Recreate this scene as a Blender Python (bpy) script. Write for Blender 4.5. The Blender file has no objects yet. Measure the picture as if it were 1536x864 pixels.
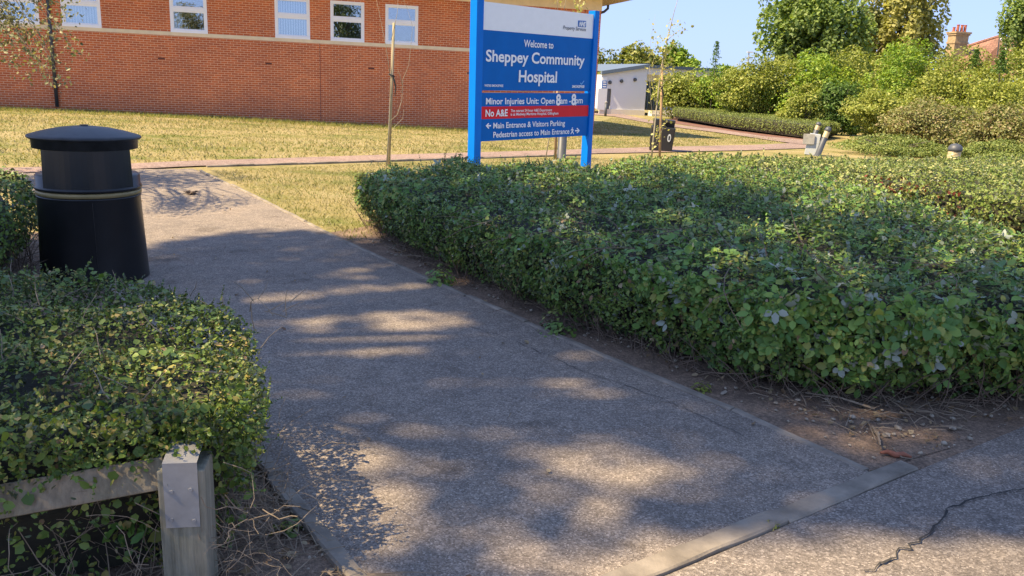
import bpy, bmesh, math, random
import numpy as np
from mathutils import Vector, Matrix, Euler
random.seed(7)
S = bpy.context.scene
COL = S.collection
R = math.radians

# ------------------------------------------------------------------ camera, sky, sun, exposure
F, TH, RO, H = 1220.0, R(14.26), R(2.6), 1.5
cam = bpy.data.cameras.new('camera'); camo = bpy.data.objects.new('camera', cam); COL.objects.link(camo)
cam.sensor_width = 36; cam.lens = 36 * F / 1536; cam.clip_start = 0.05; cam.clip_end = 5000
_f = Vector((0, math.cos(TH), -math.sin(TH))); _u0 = Vector((0, math.sin(TH), math.cos(TH))); _r0 = Vector((1, 0, 0))
_r = _r0 * math.cos(RO) + _u0 * math.sin(RO); _u = _u0 * math.cos(RO) - _r0 * math.sin(RO)
M3 = Matrix((_r, _u, -_f)).transposed()
camo.matrix_world = Matrix.Translation((0, 0, H)) @ M3.to_4x4()
S.camera = camo
SUN_AZ = math.atan2(-0.934, -0.36); SUN_EL = R(52)
sun_dir = Vector((math.sin(SUN_AZ) * math.cos(SUN_EL), math.cos(SUN_AZ) * math.cos(SUN_EL), math.sin(SUN_EL)))
W = bpy.data.worlds.new('World'); S.world = W; W.use_nodes = True
nt = W.node_tree; bg = nt.nodes['Background']
sky = nt.nodes.new('ShaderNodeTexSky'); sky.sky_type = 'NISHITA'; sky.sun_disc = False
sky.sun_elevation = SUN_EL; sky.sun_rotation = SUN_AZ; sky.air_density = 1.0; sky.dust_density = 0.6; sky.ozone_density = 1.6
# soft shoulder on the sky's brightness (c*k/(c+k)) so the horizon keeps its blue at this exposure
va = nt.nodes.new('ShaderNodeVectorMath'); va.operation = 'ADD'; va.inputs[1].default_value = (1.42, 1.95, 4.0)
vm = nt.nodes.new('ShaderNodeVectorMath'); vm.operation = 'MULTIPLY'; vm.inputs[1].default_value = (1.42, 1.95, 4.0)
vd = nt.nodes.new('ShaderNodeVectorMath'); vd.operation = 'DIVIDE'
nt.links.new(sky.outputs[0], va.inputs[0]); nt.links.new(sky.outputs[0], vm.inputs[0]); nt.links.new(vm.outputs[0], vd.inputs[0]); nt.links.new(va.outputs[0], vd.inputs[1])
nt.links.new(vd.outputs[0], bg.inputs[0]); bg.inputs[1].default_value = 0.15
sl = bpy.data.lights.new('sun', 'SUN'); sl.energy = 3.1; sl.angle = R(0.53); sl.color = (1.0, 0.80, 0.50)
so = bpy.data.objects.new('sun', sl); COL.objects.link(so); so.location = (-20, -10, 30)
so.rotation_euler = sun_dir.to_track_quat('Z', 'Y').to_euler()
vs = S.view_settings; vs.view_transform = 'Standard'; vs.look = 'None'; vs.exposure = 1.9; vs.gamma = 1; vs.use_curve_mapping = False
S.cycles.use_denoising = True
S.cycles.max_bounces = 8; S.cycles.transparent_max_bounces = 12; S.cycles.transmission_bounces = 4

# ------------------------------------------------------------------ measuring helpers (photo pixel -> place)
def ray(px, py):
    return (_r * ((px - 768) / F) - _u * ((py - 432) / F) + _f)
def smooth(t):
    t = max(0.0, min(1.0, t)); return t * t * (3 - 2 * t)
def gz(x, y):
    k = .0065 + .0115 * smooth((x + 16) / 14)
    return -k * (min(max(y - 10, 0), 22) + .4 * max(0, y - 32))
def at(px, py, z=None):
    r = ray(px, py); zz = 0.0
    if z is not None:
        t = (z - H) / r.z; return Vector((r.x * t, r.y * t, z))
    for i in range(60):
        t = (zz - H) / r.z; zz = gz(r.x * t, r.y * t)
    return Vector((r.x * t, r.y * t, zz))
def far(px, py, y):
    r = ray(px, py); t = y / r.y
    return Vector((r.x * t, y, H + r.z * t))

# ------------------------------------------------------------------ mesh helpers
def put(name, me, m=None, parent=None):
    o = bpy.data.objects.new(name, me); COL.objects.link(o)
    if m is not None: me.materials.append(m)
    if parent is not None: o.parent = parent
    return o
def tag(o, label=None, cat=None, group=None, kind=None):
    if label: o['label'] = label
    if cat: o['category'] = cat
    if group: o['group'] = group
    if kind: o['kind'] = kind
    return o
def thing(name, label, cat, loc=(0, 0, 0), rot=(0, 0, 0), group=None):
    o = bpy.data.objects.new(name, None); COL.objects.link(o); o.empty_display_size = .2
    o.location = loc; o.rotation_euler = rot
    return tag(o, label, cat, group)
class MB:
    def __init__(s): s.v = []; s.f = []
    def add(s, vs_, fs):
        b = len(s.v); s.v += [tuple(p) for p in vs_]; s.f += [tuple(i + b for i in f) for f in fs]; return s
    def box(s, x0, x1, y0, y1, z0, z1, mat=None):
        p = [(x, y, z) for z in (z0, z1) for y in (y0, y1) for x in (x0, x1)]
        if mat is not None: p = [mat @ Vector(q) for q in p]
        return s.add(p, [(0, 2, 3, 1), (4, 5, 7, 6), (0, 1, 5, 4), (2, 6, 7, 3), (0, 4, 6, 2), (1, 3, 7, 5)])
    def tube(s, pts, rad, n=6, cap=True):
        pts = [Vector(p) for p in pts]
        if not hasattr(rad, '__len__'): rad = [rad] * len(pts)
        b = len(s.v); t0 = (pts[1] - pts[0]).normalized()
        a = t0.orthogonal().normalized()
        for i, p in enumerate(pts):
            t = (pts[min(i + 1, len(pts) - 1)] - pts[max(i - 1, 0)])
            if t.length < 1e-9: t = t0
            t.normalize(); a = (a - t * a.dot(t)).normalized(); c = t.cross(a)
            for k in range(n):
                w = 2 * math.pi * k / n
                s.v.append(tuple(p + (a * math.cos(w) + c * math.sin(w)) * rad[i]))
        for i in range(len(pts) - 1):
            for k in range(n):
                k2 = (k + 1) % n
                s.f.append((b + i * n + k, b + i * n + k2, b + (i + 1) * n + k2, b + (i + 1) * n + k))
        if cap:
            s.f.append(tuple(b + k for k in range(n))[::-1]); s.f.append(tuple(b + (len(pts) - 1) * n + k for k in range(n)))
        return s
    def lathe(s, prof, n=32, cx=0, cy=0):
        b = len(s.v)
        for r_, z in prof:
            for k in range(n):
                w = 2 * math.pi * k / n; s.v.append((cx + r_ * math.cos(w), cy + r_ * math.sin(w), z))
        for i in range(len(prof) - 1):
            for k in range(n):
                k2 = (k + 1) % n
                s.f.append((b + i * n + k, b + i * n + k2, b + (i + 1) * n + k2, b + (i + 1) * n + k))
        s.f.append(tuple(b + k for k in range(n))[::-1]); s.f.append(tuple(b + (len(prof) - 1) * n + k for k in range(n)))
        return s
    def prism(s, poly, z0, z1):
        n = len(poly); vv = [(p[0], p[1], z0) for p in poly] + [(p[0], p[1], z1) for p in poly]
        fs = [tuple(range(n))[::-1], tuple(range(n, 2 * n))] + [(i, (i + 1) % n, n + (i + 1) % n, n + i) for i in range(n)]
        return s.add(vv, fs)
    def mesh(s, smooth_=False, name='m'):
        me = bpy.data.meshes.new(name); me.from_pydata(s.v, [], s.f); me.update()
        if smooth_: me.polygons.foreach_set('use_smooth', [True] * len(me.polygons))
        return me
    def build(s, name, m, parent=None, smooth_=False, bevel=0):
        me = s.mesh(smooth_, name)
        if bevel:
            bm = bmesh.new(); bm.from_mesh(me)
            bmesh.ops.recalc_face_normals(bm, faces=bm.faces)
            bmesh.ops.bevel(bm, geom=list(bm.edges), offset=bevel, segments=2, affect='EDGES', profile=.6)
            bm.to_mesh(me); bm.free()
        return put(name, me, m, parent)
def np_mesh(name, V, faces):      # faces: (n,k) array
    n, k = faces.shape
    me = bpy.data.meshes.new(name)
    me.vertices.add(len(V)); me.vertices.foreach_set('co', np.ascontiguousarray(V, dtype=np.float32).ravel())
    me.loops.add(n * k); me.loops.foreach_set('vertex_index', faces.astype(np.int32).ravel())
    me.polygons.add(n); me.polygons.foreach_set('loop_start', np.arange(0, n * k, k, dtype=np.int32))
    me.polygons.foreach_set('loop_total', np.full(n, k, dtype=np.int32))
    me.update(calc_edges=True); me.validate()
    return me
def unit(a): return a / np.maximum(np.linalg.norm(a, axis=1, keepdims=True), 1e-9)
def leaves(name, P, N, size, rng, aspect=.55, kind='oval', fold=.25, T=None):
    """one small folded leaf per point"""
    n = len(P); N = unit(N)
    if T is None: T = rng.normal(size=(n, 3))
    T = T - N * (T * N).sum(1, keepdims=True); T = unit(T); B = np.cross(N, T)
    L = np.broadcast_to(np.asarray(size, float), (n,))[:, None]; Wd = L * aspect * .5 * rng.uniform(.75, 1.25, (n, 1))
    if kind == 'oval':
        pts = [(0, 0, 0), (.28, 1, fold), (.68, .85, fold * .9), (1, 0, -.12), (.68, -.85, fold * .9), (.28, -1, fold)]
        fc = np.array([(0, 3, 2, 1), (0, 5, 4, 3)])
    else:
        pts = [(0, 0, 0), (.45, 1, fold), (1, 0, -.05), (.45, -1, fold)]
        fc = np.array([(0, 2, 1, 0), (0, 3, 2, 0)])[:, :3]
    V = np.stack([P + T * L * (a - .4) + B * Wd * b + N * Wd * c for a, b, c in pts], 1).reshape(-1, 3)
    k = len(pts)
    Fc = (np.arange(n)[:, None, None] * k + fc[None]).reshape(-1, fc.shape[1])
    return np_mesh(name, V, Fc)
def wob(P, sc, seed=0):
    """cheap smooth 3-D noise in -1..1"""
    rs = np.random.RandomState(seed); out = np.zeros(len(P))
    for i in range(5):
        k = rs.normal(size=3) * sc * (1 + .5 * i); out += np.sin(P @ k + rs.uniform(0, 6.28)) / (1 + .4 * i)
    return out / 2.6

# ------------------------------------------------------------------ materials
def mat(name):
    m = bpy.data.materials.new(name); m.use_nodes = True
    n = m.node_tree.nodes; return m, n, m.node_tree.links, n['Principled BSDF']
def ramp(n, stops):
    r_ = n.new('ShaderNodeValToRGB'); e = r_.color_ramp.elements
    while len(e) < len(stops): e.new(.5)
    for i, (p, c) in enumerate(stops): e[i].position = p; e[i].color = (*c, 1)
    return r_
def noise(n, l, sc, det=4, rough=.6, vec=None):
    t = n.new('ShaderNodeTexNoise'); t.inputs['Scale'].default_value = sc; t.inputs['Detail'].default_value = det; t.inputs['Roughness'].default_value = rough
    if vec is not None: l.new(vec, t.inputs['Vector'])
    return t
def mixc(n, l, a, b, fac, mode='MIX'):
    x = n.new('ShaderNodeMix'); x.data_type = 'RGBA'; x.blend_type = mode
    for s_, v in ((x.inputs[0], fac), (x.inputs[6], a), (x.inputs[7], b)):
        if hasattr(v, 'links'): l.new(v, s_)
        else: s_.default_value = v if not isinstance(v, tuple) else (*v, 1)
    return x.outputs[2]
def bump(n, l, p, hgt, strength=.3, dist=.01):
    b = n.new('ShaderNodeBump'); b.inputs['Strength'].default_value = strength; b.inputs['Distance'].default_value = dist
    l.new(hgt, b.inputs['Height']); l.new(b.outputs[0], p.inputs['Normal'])
def objco(n): return n.new('ShaderNodeTexCoord').outputs['Object']
def plain(name, c, rough=.5, metal=0, var=.15, sc=8, spec=None, bmp=0, bsc=60):
    m, n, l, p = mat(name); co = objco(n)
    t = noise(n, l, sc, 5, .6, co)
    r_ = ramp(n, [(.25, tuple(x * (1 - var) for x in c)), (.75, tuple(min(1, x * (1 + var)) for x in c))])
    l.new(t.outputs[0], r_.inputs[0]); l.new(r_.outputs[0], p.inputs['Base Color'])
    p.inputs['Roughness'].default_value = rough; p.inputs['Metallic'].default_value = metal
    if spec is not None: p.inputs['Specular IOR Level'].default_value = spec
    if bmp:
        t2 = noise(n, l, bsc, 3, .6, co); bump(n, l, p, t2.outputs[0], bmp, .004)
    return m
def leafmat(name, cols, trans=.35, back=None, patch=None, psc=.8, rough=.5, spec=.4):
    m, n, l, p = mat(name)
    g = n.new('ShaderNodeNewGeometry')
    st = [(i / max(1, len(cols) - 1), c) for i, c in enumerate(cols)]
    r_ = ramp(n, st); l.new(g.outputs['Random Per Island'], r_.inputs[0]); c = r_.outputs[0]
    if patch:
        t = noise(n, l, psc, 2, .5, objco(n)); rr = ramp(n, [(.46, (0, 0, 0)), (.62, (1, 1, 1))]); l.new(t.outputs[0], rr.inputs[0])
        c = mixc(n, l, c, patch, n_mul(n, l, rr.outputs[0], .7))
    if back: c = mixc(n, l, c, back, g.outputs['Backfacing'])
    l.new(c, p.inputs['Base Color']); p.inputs['Roughness'].default_value = rough; p.inputs['Specular IOR Level'].default_value = spec
    tr = n.new('ShaderNodeBsdfTranslucent'); l.new(mixc(n, l, c, (1.0, 1.0, .35), 1.0, 'MULTIPLY'), tr.inputs[0])
    mx = n.new('ShaderNodeMixShader'); mx.inputs[0].default_value = trans
    l.new(p.outputs[0], mx.inputs[1]); l.new(tr.outputs[0], mx.inputs[2]); l.new(mx.outputs[0], n['Material Output'].inputs[0])
    return m
def n_mul(n, l, a, k):
    x = n.new('ShaderNodeMath'); x.operation = 'MULTIPLY'; l.new(a, x.inputs[0]); x.inputs[1].default_value = k; return x.outputs[0]

def asphalt(name, dark, light, speck=.5, sc=110, big=None, rough=.85):
    m, n, l, p = mat(name); co = objco(n)
    v = n.new('ShaderNodeTexVoronoi'); v.inputs['Scale'].default_value = sc; l.new(co, v.inputs['Vector'])
    v2 = n.new('ShaderNodeTexVoronoi'); v2.inputs['Scale'].default_value = sc * .45; l.new(co, v2.inputs['Vector'])
    sep = n.new('ShaderNodeSeparateColor'); l.new(v.outputs['Color'], sep.inputs[0]); sep2 = n.new('ShaderNodeSeparateColor'); l.new(v2.outputs['Color'], sep2.inputs[0])
    mid = tuple((a * .7 + b * .3) for a, b in zip(dark, light))
    r_ = ramp(n, [(0, tuple(x * .6 for x in dark)), (.5, dark), (1 - .25 * speck, mid), (1, light)]); l.new(sep.outputs[0], r_.inputs[0])
    rb = ramp(n, [(.86, (0, 0, 0)), (.93, (1, 1, 1))]); l.new(sep2.outputs[0], rb.inputs[0])
    c = mixc(n, l, r_.outputs[0], tuple(x * .8 for x in light), n_mul(n, l, rb.outputs[0], .55))
    t = noise(n, l, .7, 7, .7, co); r2 = ramp(n, [(.28, (.70, .71, .73)), (.5, (1, 1, 1)), (.72, (1.22, 1.17, 1.10))]); l.new(t.outputs[0], r2.inputs[0])
    c = mixc(n, l, c, r2.outputs[0], 1.0, 'MULTIPLY')
    t3 = noise(n, l, 9, 5, .75, co); r3 = ramp(n, [(.32, (.82, .82, .83)), (.66, (1.14, 1.13, 1.12))]); l.new(t3.outputs[0], r3.inputs[0])
    c = mixc(n, l, c, r3.outputs[0], 1.0, 'MULTIPLY')
    t4 = noise(n, l, 2.3, 2, .5, co); r4 = ramp(n, [(.66, (1, 1, 1)), (.70, (.74, .73, .72))]); l.new(t4.outputs[0], r4.inputs[0])      # old stains
    c = mixc(n, l, c, r4.outputs[0], 1.0, 'MULTIPLY')
    l.new(c, p.inputs['Base Color']); p.inputs['Roughness'].default_value = rough; p.inputs['Specular IOR Level'].default_value = .3
    ad = n.new('ShaderNodeMath'); ad.operation = 'ADD'; l.new(v.outputs['Distance'], ad.inputs[0]); l.new(t3.outputs[0], ad.inputs[1])
    bump(n, l, p, ad.outputs[0], .5, .005)
    return m
MAT = {}
MAT['path'] = asphalt('footpath_asphalt', (.225, .185, .146), (.46, .39, .32), .5, 185)
MAT['pave'] = asphalt('pavement_asphalt', (.195, .163, .134), (.42, .36, .30), .5, 170)
MAT['farpath'] = asphalt('pink_path_asphalt', (.27, .19, .155), (.42, .33, .28), .6, 60)
MAT['concrete'] = plain('concrete', (.235, .198, .152), .9, 0, .5, 6, bmp=.5, bsc=90)
MAT['crack'] = plain('crack_dirt', (.035, .032, .028), .95, 0, .5, 30)
MAT['seam'] = plain('old_seam', (.085, .078, .07), .95, 0, .4, 30)
def soilmat():
    m, n, l, p = mat('soil'); co = objco(n)
    t = noise(n, l, 5, 8, .7, co); r_ = ramp(n, [(.3, (.15, .104, .073)), (.55, (.27, .19, .13)), (.75, (.38, .28, .20))]); l.new(t.outputs[0], r_.inputs[0])
    t2 = noise(n, l, 70, 4, .7, co); r2 = ramp(n, [(.4, (.6, .6, .6)), (.7, (1.5, 1.45, 1.4))]); l.new(t2.outputs[0], r2.inputs[0])
    l.new(mixc(n, l, r_.outputs[0], r2.outputs[0], 1, 'MULTIPLY'), p.inputs['Base Color']); p.inputs['Roughness'].default_value = .95
    ad = n.new('ShaderNodeMath'); ad.operation = 'ADD'; l.new(t.outputs[0], ad.inputs[0]); l.new(t2.outputs[0], ad.inputs[1]); bump(n, l, p, ad.outputs[0], .8, .02)
    return m
MAT['soil'] = soilmat()
def lawnmat():
    m, n, l, p = mat('dry_lawn'); co = objco(n)
    t = noise(n, l, .55, 6, .65, co); r_ = ramp(n, [(.36, (.165, .180, .050)), (.50, (.325, .268, .118)), (.7, (.400, .325, .175))]); l.new(t.outputs[0], r_.inputs[0])
    t2 = noise(n, l, 22, 5, .75, co); r2 = ramp(n, [(.35, (.6, .62, .6)), (.65, (1.25, 1.22, 1.2))]); l.new(t2.outputs[0], r2.inputs[0])
    l.new(mixc(n, l, r_.outputs[0], r2.outputs[0], 1, 'MULTIPLY'), p.inputs['Base Color']); p.inputs['Roughness'].default_value = .95; p.inputs['Specular IOR Level'].default_value = .1
    bump(n, l, p, t2.outputs[0], .7, .04)
    return m
MAT['lawn'] = lawnmat()
MAT['grass'] = leafmat('grass_blades', [(.22, .225, .07), (.325, .29, .135), (.41, .35, .195), (.47, .405, .255)], .3, spec=.15, patch=(.165, .205, .048), psc=.75)
def brickmat():
    m, n, l, p = mat('red_brick'); co = objco(n)
    sp = n.new('ShaderNodeSeparateXYZ'); l.new(co, sp.inputs[0]); cb = n.new('ShaderNodeCombineXYZ')
    ad = n.new('ShaderNodeMath'); ad.operation = 'ADD'; l.new(sp.outputs[0], ad.inputs[0]); l.new(sp.outputs[1], ad.inputs[1])
    l.new(ad.outputs[0], cb.inputs[0]); l.new(sp.outputs[2], cb.inputs[1])
    b = n.new('ShaderNodeTexBrick'); l.new(cb.outputs[0], b.inputs['Vector'])
    b.inputs['Scale'].default_value = 1; b.inputs['Brick Width'].default_value = .225; b.inputs['Row Height'].default_value = .075
    b.inputs['Mortar Size'].default_value = .0095; b.inputs['Mortar Smooth'].default_value = .2; b.inputs['Bias'].default_value = -.1
    b.inputs['Color1'].default_value = (.62, .150, .040, 1); b.inputs['Color2'].default_value = (.46, .100, .032, 1); b.inputs['Mortar'].default_value = (.70, .44, .26, 1)
    t = noise(n, l, .5, 6, .7, co); r_ = ramp(n, [(.33, (.80, .80, .88)), (.66, (1.12, 1.10, 1.05))]); l.new(t.outputs[0], r_.inputs[0])
    l.new(mixc(n, l, b.outputs[0], r_.outputs[0], 1, 'MULTIPLY'), p.inputs['Base Color']); p.inputs['Roughness'].default_value = .9
    bump(n, l, p, b.outputs['Fac'], -.4, .006)
    return m
MAT['brick'] = brickmat()
MAT['stone'] = plain('buff_stone', (.80, .66, .43), .85, 0, .12, 3)
MAT['white_pvc'] = plain('white_frame', (.90, .91, .92), .35, 0, .03)
MAT['joint'] = plain('joint_sealant', (.22, .05, .03), .8)
MAT['vent'] = plain('vent_brick', (.12, .05, .035), .9)
MAT['pipe'] = plain('dark_grey_pipe', (.045, .055, .07), .4, 0, .1)
MAT['soffit'] = plain('soffit_board', (.55, .42, .25), .7, 0, .15, 2)
MAT['rooftile'] = plain('roof_tile', (.10, .09, .085), .8, 0, .3, 4)
def glassmat():
    m, n, l, p = mat('window_glass'); n.remove(p)
    tr = n.new('ShaderNodeBsdfTransparent'); tr.inputs[0].default_value = (.82, .88, .9, 1)
    gl = n.new('ShaderNodeBsdfGlossy'); gl.inputs['Roughness'].default_value = .01; gl.inputs[0].default_value = (.92, .96, 1, 1)
    mx = n.new('ShaderNodeMixShader'); mx.inputs[0].default_value = .34
    l.new(tr.outputs[0], mx.inputs[1]); l.new(gl.outputs[0], mx.inputs[2]); l.new(mx.outputs[0], n['Material Output'].inputs[0])
    return m
MAT['glass'] = glassmat()
def blindmat():
    m, n, l, p = mat('vertical_blind'); co = objco(n)
    w = n.new('ShaderNodeTexWave'); w.inputs['Scale'].default_value = 3.6; w.inputs['Distortion'].default_value = .3; l.new(co, w.inputs['Vector'])
    r_ = ramp(n, [(0, (.22, .34, .48)), (.5, (.62, .74, .85))]); l.new(w.outputs[0], r_.inputs[0]); l.new(r_.outputs[0], p.inputs['Base Color']); return m
MAT['blind'] = blindmat()
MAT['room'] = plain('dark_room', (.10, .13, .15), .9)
MAT['signblue'] = plain('sign_blue_panel', (.0005, .135, .50), .5, 0, .09, 2.2, spec=.12)
MAT['postblue'] = plain('sign_blue_post', (.0005, .170, .66), .45, 0, .08, 3, spec=.15)
MAT['signwhite'] = plain('sign_white', (.88, .90, .92), .4, 0, .03)
MAT['letter'] = plain('white_lettering', (.85, .88, .92), .5, 0, .02)
MAT['lettergrey'] = plain('grey_lettering', (.10, .11, .14), .5, 0, .02)
MAT['signred'] = plain('sign_red', (.70, .016, .030), .45, 0, .08, 3, spec=.2)
MAT['nhsblue'] = plain('logo_blue', (.01, .13, .48), .4, 0, .02)
MAT['sticker'] = plain('pale_sticker', (.55, .70, .85), .5, 0, .03)
MAT['ltblue'] = plain('tick_light_blue', (.15, .45, .85), .5, 0, .03)
MAT['bin'] = plain('black_plastic', (.012, .012, .013), .34, 0, .3, 6, spec=.45, bmp=.08, bsc=300)
MAT['binlid'] = plain('weathered_black_plastic', (.026, .028, .031), .45, 0, .6, 12, spec=.5, bmp=.15, bsc=200)
MAT['gold'] = plain('faded_gold_band', (.30, .22, .09), .45, .2, .2, 20)
def woodmat(name, a, b_):
    m, n, l, p = mat(name); co = objco(n)
    mp = n.new('ShaderNodeMapping'); mp.inputs['Scale'].default_value = (28, 28, 2.2); l.new(co, mp.inputs[0])
    t = noise(n, l, 1.2, 6, .7, mp.outputs[0]); r_ = ramp(n, [(.3, a), (.7, b_)]); l.new(t.outputs[0], r_.inputs[0])
    t2 = noise(n, l, 3, 5, .7, co); r2 = ramp(n, [(.35, (.75, .8, .72)), (.7, (1.15, 1.12, 1.1))]); l.new(t2.outputs[0], r2.inputs[0])
    l.new(mixc(n, l, r_.outputs[0], r2.outputs[0], 1, 'MULTIPLY'), p.inputs['Base Color']); p.inputs['Roughness'].default_value = .85
    bump(n, l, p, t.outputs[0], .6, .006); return m
MAT['wood'] = woodmat('weathered_timber', (.14, .125, .09), (.40, .36, .28))
MAT['rail'] = woodmat('weathered_rail', (.16, .125, .085), (.36, .29, .20))
MAT['stake'] = woodmat('pale_stake', (.33, .26, .16), (.55, .45, .30))
MAT['stakedk'] = woodmat('brown_stake', (.30, .19, .11), (.45, .30, .18))
MAT['steel'] = plain('galvanised_steel', (.30, .29, .27), .75, .0, .25, 9, bmp=.05, bsc=80)
MAT['bark'] = woodmat('bark', (.06, .05, .038), (.17, .14, .105))
MAT['palebark'] = woodmat('pale_bark', (.26, .23, .17), (.48, .42, .32))
MAT['twig'] = plain('twig', (.150, .105, .072), .9, 0, .5, 25)
MAT['drytwig'] = plain('dry_twig', (.26, .20, .135), .9, 0, .45, 18)
MAT['mass'] = plain('shaded_twig_core', (.030, .028, .018), 1, 0, .5, 14, bmp=1, bsc=40)  # twig brown taken near black to stand for the shade inside a hedge
MAT['pebble'] = plain('pebble', (.32, .27, .20), .85, 0, .5, 30)
MAT['barkchip'] = plain('red_bark', (.28, .10, .055), .85, 0, .4, 30, bmp=.5)
MAT['tie'] = plain('black_rubber_tie', (.012, .012, .012), .6)
MAT['bollard'] = plain('dark_grey_metal', (.065, .072, .085), .5, .05, .15, 8)
MAT['lens'] = plain('ribbed_lens', (.55, .45, .26), .3, 0, .2, 20)
MAT['greybox'] = plain('grey_cabinet', (.44, .47, .49), .5, 0, .08, 5)
MAT['cladding'] = plain('white_cladding', (.74, .75, .78), .55, 0, .03, .6)
MAT['plinth'] = plain('cream_plinth', (.72, .66, .55), .8, 0, .06)
MAT['fascia'] = plain('slate_blue_fascia', (.13, .17, .22), .5, 0, .06)
MAT['darkglass'] = plain('dark_glazing', (.02, .05, .06), .08, 0, .2, 1)
MAT['doorgrey'] = plain('grey_door', (.20, .21, .23), .5)
MAT['rooforange'] = None
def tilemat():
    m, n, l, p = mat('old_clay_tiles'); co = objco(n)
    b = n.new('ShaderNodeTexBrick'); l.new(co, b.inputs['Vector']); b.inputs['Scale'].default_value = 1; b.inputs['Brick Width'].default_value = .25; b.inputs['Row Height'].default_value = .16
    b.inputs['Mortar Size'].default_value = .015; b.inputs['Color1'].default_value = (.38, .20, .14, 1); b.inputs['Color2'].default_value = (.28, .14, .10, 1); b.inputs['Mortar'].default_value = (.14, .08, .06, 1)
    t = noise(n, l, 1.1, 5, .6, co); r_ = ramp(n, [(.35, (.8, .85, .8)), (.7, (1.2, 1.15, 1.1))]); l.new(t.outputs[0], r_.inputs[0])
    l.new(mixc(n, l, b.outputs[0], r_.outputs[0], 1, 'MULTIPLY'), p.inputs['Base Color']); p.inputs['Roughness'].default_value = .9; return m
MAT['tiles'] = tilemat()
MAT['stock'] = plain('yellow_stock_brick', (.36, .26, .15), .9, 0, .35, 5)
MAT['pot'] = plain('clay_pot', (.36, .11, .06), .8)
MAT['carwhite'] = plain('white_car_paint', (.75, .76, .78), .25, 0, .02)
MAT['tyre'] = plain('tyre_rubber', (.02, .02, .02), .8)

MAT['coto'] = leafmat('small_hedge_leaves', [(0.062, 0.117, 0.034), (0.105, 0.186, 0.048), (0.140, 0.241, 0.053), (0.193, 0.290, 0.072), (0.341, 0.309, 0.083)], .22, back=(.085, .105, .070), patch=(0.173, 0.264, 0.048), psc=1.6, rough=.42)
MAT['bramble'] = leafmat('bramble_leaves', [(0.082, 0.179, 0.039), (0.132, 0.253, 0.051), (0.172, 0.307, 0.060), (0.235, 0.360, 0.066), (0.331, 0.331, 0.076)], .28, back=(.36, .40, .32), rough=.45)
MAT['nearleaf'] = leafmat('near_hedge_leaves', [(0.071, 0.129, 0.027), (0.119, 0.188, 0.039), (0.175, 0.248, 0.049), (0.259, 0.307, 0.061), (0.470, 0.328, 0.115)], .3, back=(.11, .14, .08), patch=(0.140, 0.234, 0.041), psc=2.5, rough=.4)
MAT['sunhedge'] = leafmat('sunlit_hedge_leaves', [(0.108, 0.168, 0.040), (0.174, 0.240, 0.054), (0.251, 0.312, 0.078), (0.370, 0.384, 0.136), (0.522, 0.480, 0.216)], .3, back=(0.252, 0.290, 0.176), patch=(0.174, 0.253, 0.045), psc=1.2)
MAT['deadleaf'] = leafmat('dead_leaves', [(.20, .12, .06), (.30, .20, .10), (.38, .30, .18), (.16, .08, .04)], .2)
MAT['redleaf'] = leafmat('red_leaves', [(.14, .03, .02), (.22, .06, .03), (.12, .09, .03)], .3)
SH = {}
SH['yel'] = leafmat('yellow_green_shrub', [(0.157, 0.206, 0.036), (0.266, 0.321, 0.056), (0.375, 0.410, 0.084), (0.484, 0.487, 0.140)], .4, patch=(0.187, 0.231, 0.039), psc=.5)
SH['green'] = leafmat('fresh_green_shrub', [(0.139, 0.233, 0.029), (0.218, 0.340, 0.040), (0.310, 0.435, 0.053), (0.405, 0.482, 0.062)], .38, patch=(0.171, 0.296, 0.036), psc=.5)
SH['dark'] = leafmat('dark_green_shrub', [(0.067, 0.132, 0.026), (0.099, 0.181, 0.035), (0.144, 0.232, 0.042)], .3)
SH['olive'] = leafmat('olive_brown_bush', [(0.137, 0.158, 0.050), (0.200, 0.226, 0.065), (0.263, 0.273, 0.090), (0.315, 0.231, 0.130), (0.315, 0.315, 0.120)], .3, patch=(.16, .20, .05), psc=.6)
SH['ash'] = leafmat('ash_leaves', [(0.157, 0.242, 0.076), (0.240, 0.349, 0.098), (0.335, 0.448, 0.129), (0.419, 0.505, 0.160)], .5, patch=(.10, .16, .05), psc=.35)
SH['syc'] = leafmat('sycamore_leaves', [(0.305, 0.312, 0.107), (0.447, 0.447, 0.145), (0.590, 0.554, 0.205), (0.620, 0.620, 0.307)], .5, patch=(.15, .18, .06), psc=.4)
SH['wood'] = leafmat('distant_tree_leaves', [(0.104, 0.145, 0.024), (0.164, 0.206, 0.033), (0.235, 0.270, 0.048), (0.305, 0.293, 0.068)], .3)
SH['silver'] = leafmat('hanging_branch_leaves', [(0.098, 0.112, 0.045), (0.158, 0.165, 0.068), (0.240, 0.232, 0.105), (0.330, 0.285, 0.150)], .35)
SH['shade'] = leafmat('shade_tree_leaves', [(.040, .070, .018), (.065, .10, .025), (.09, .12, .03)], .3)
SH['low'] = leafmat('clipped_far_hedge', [(0.115, 0.168, 0.040), (0.177, 0.237, 0.053), (0.239, 0.293, 0.070), (0.290, 0.315, 0.094)], .3)

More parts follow.
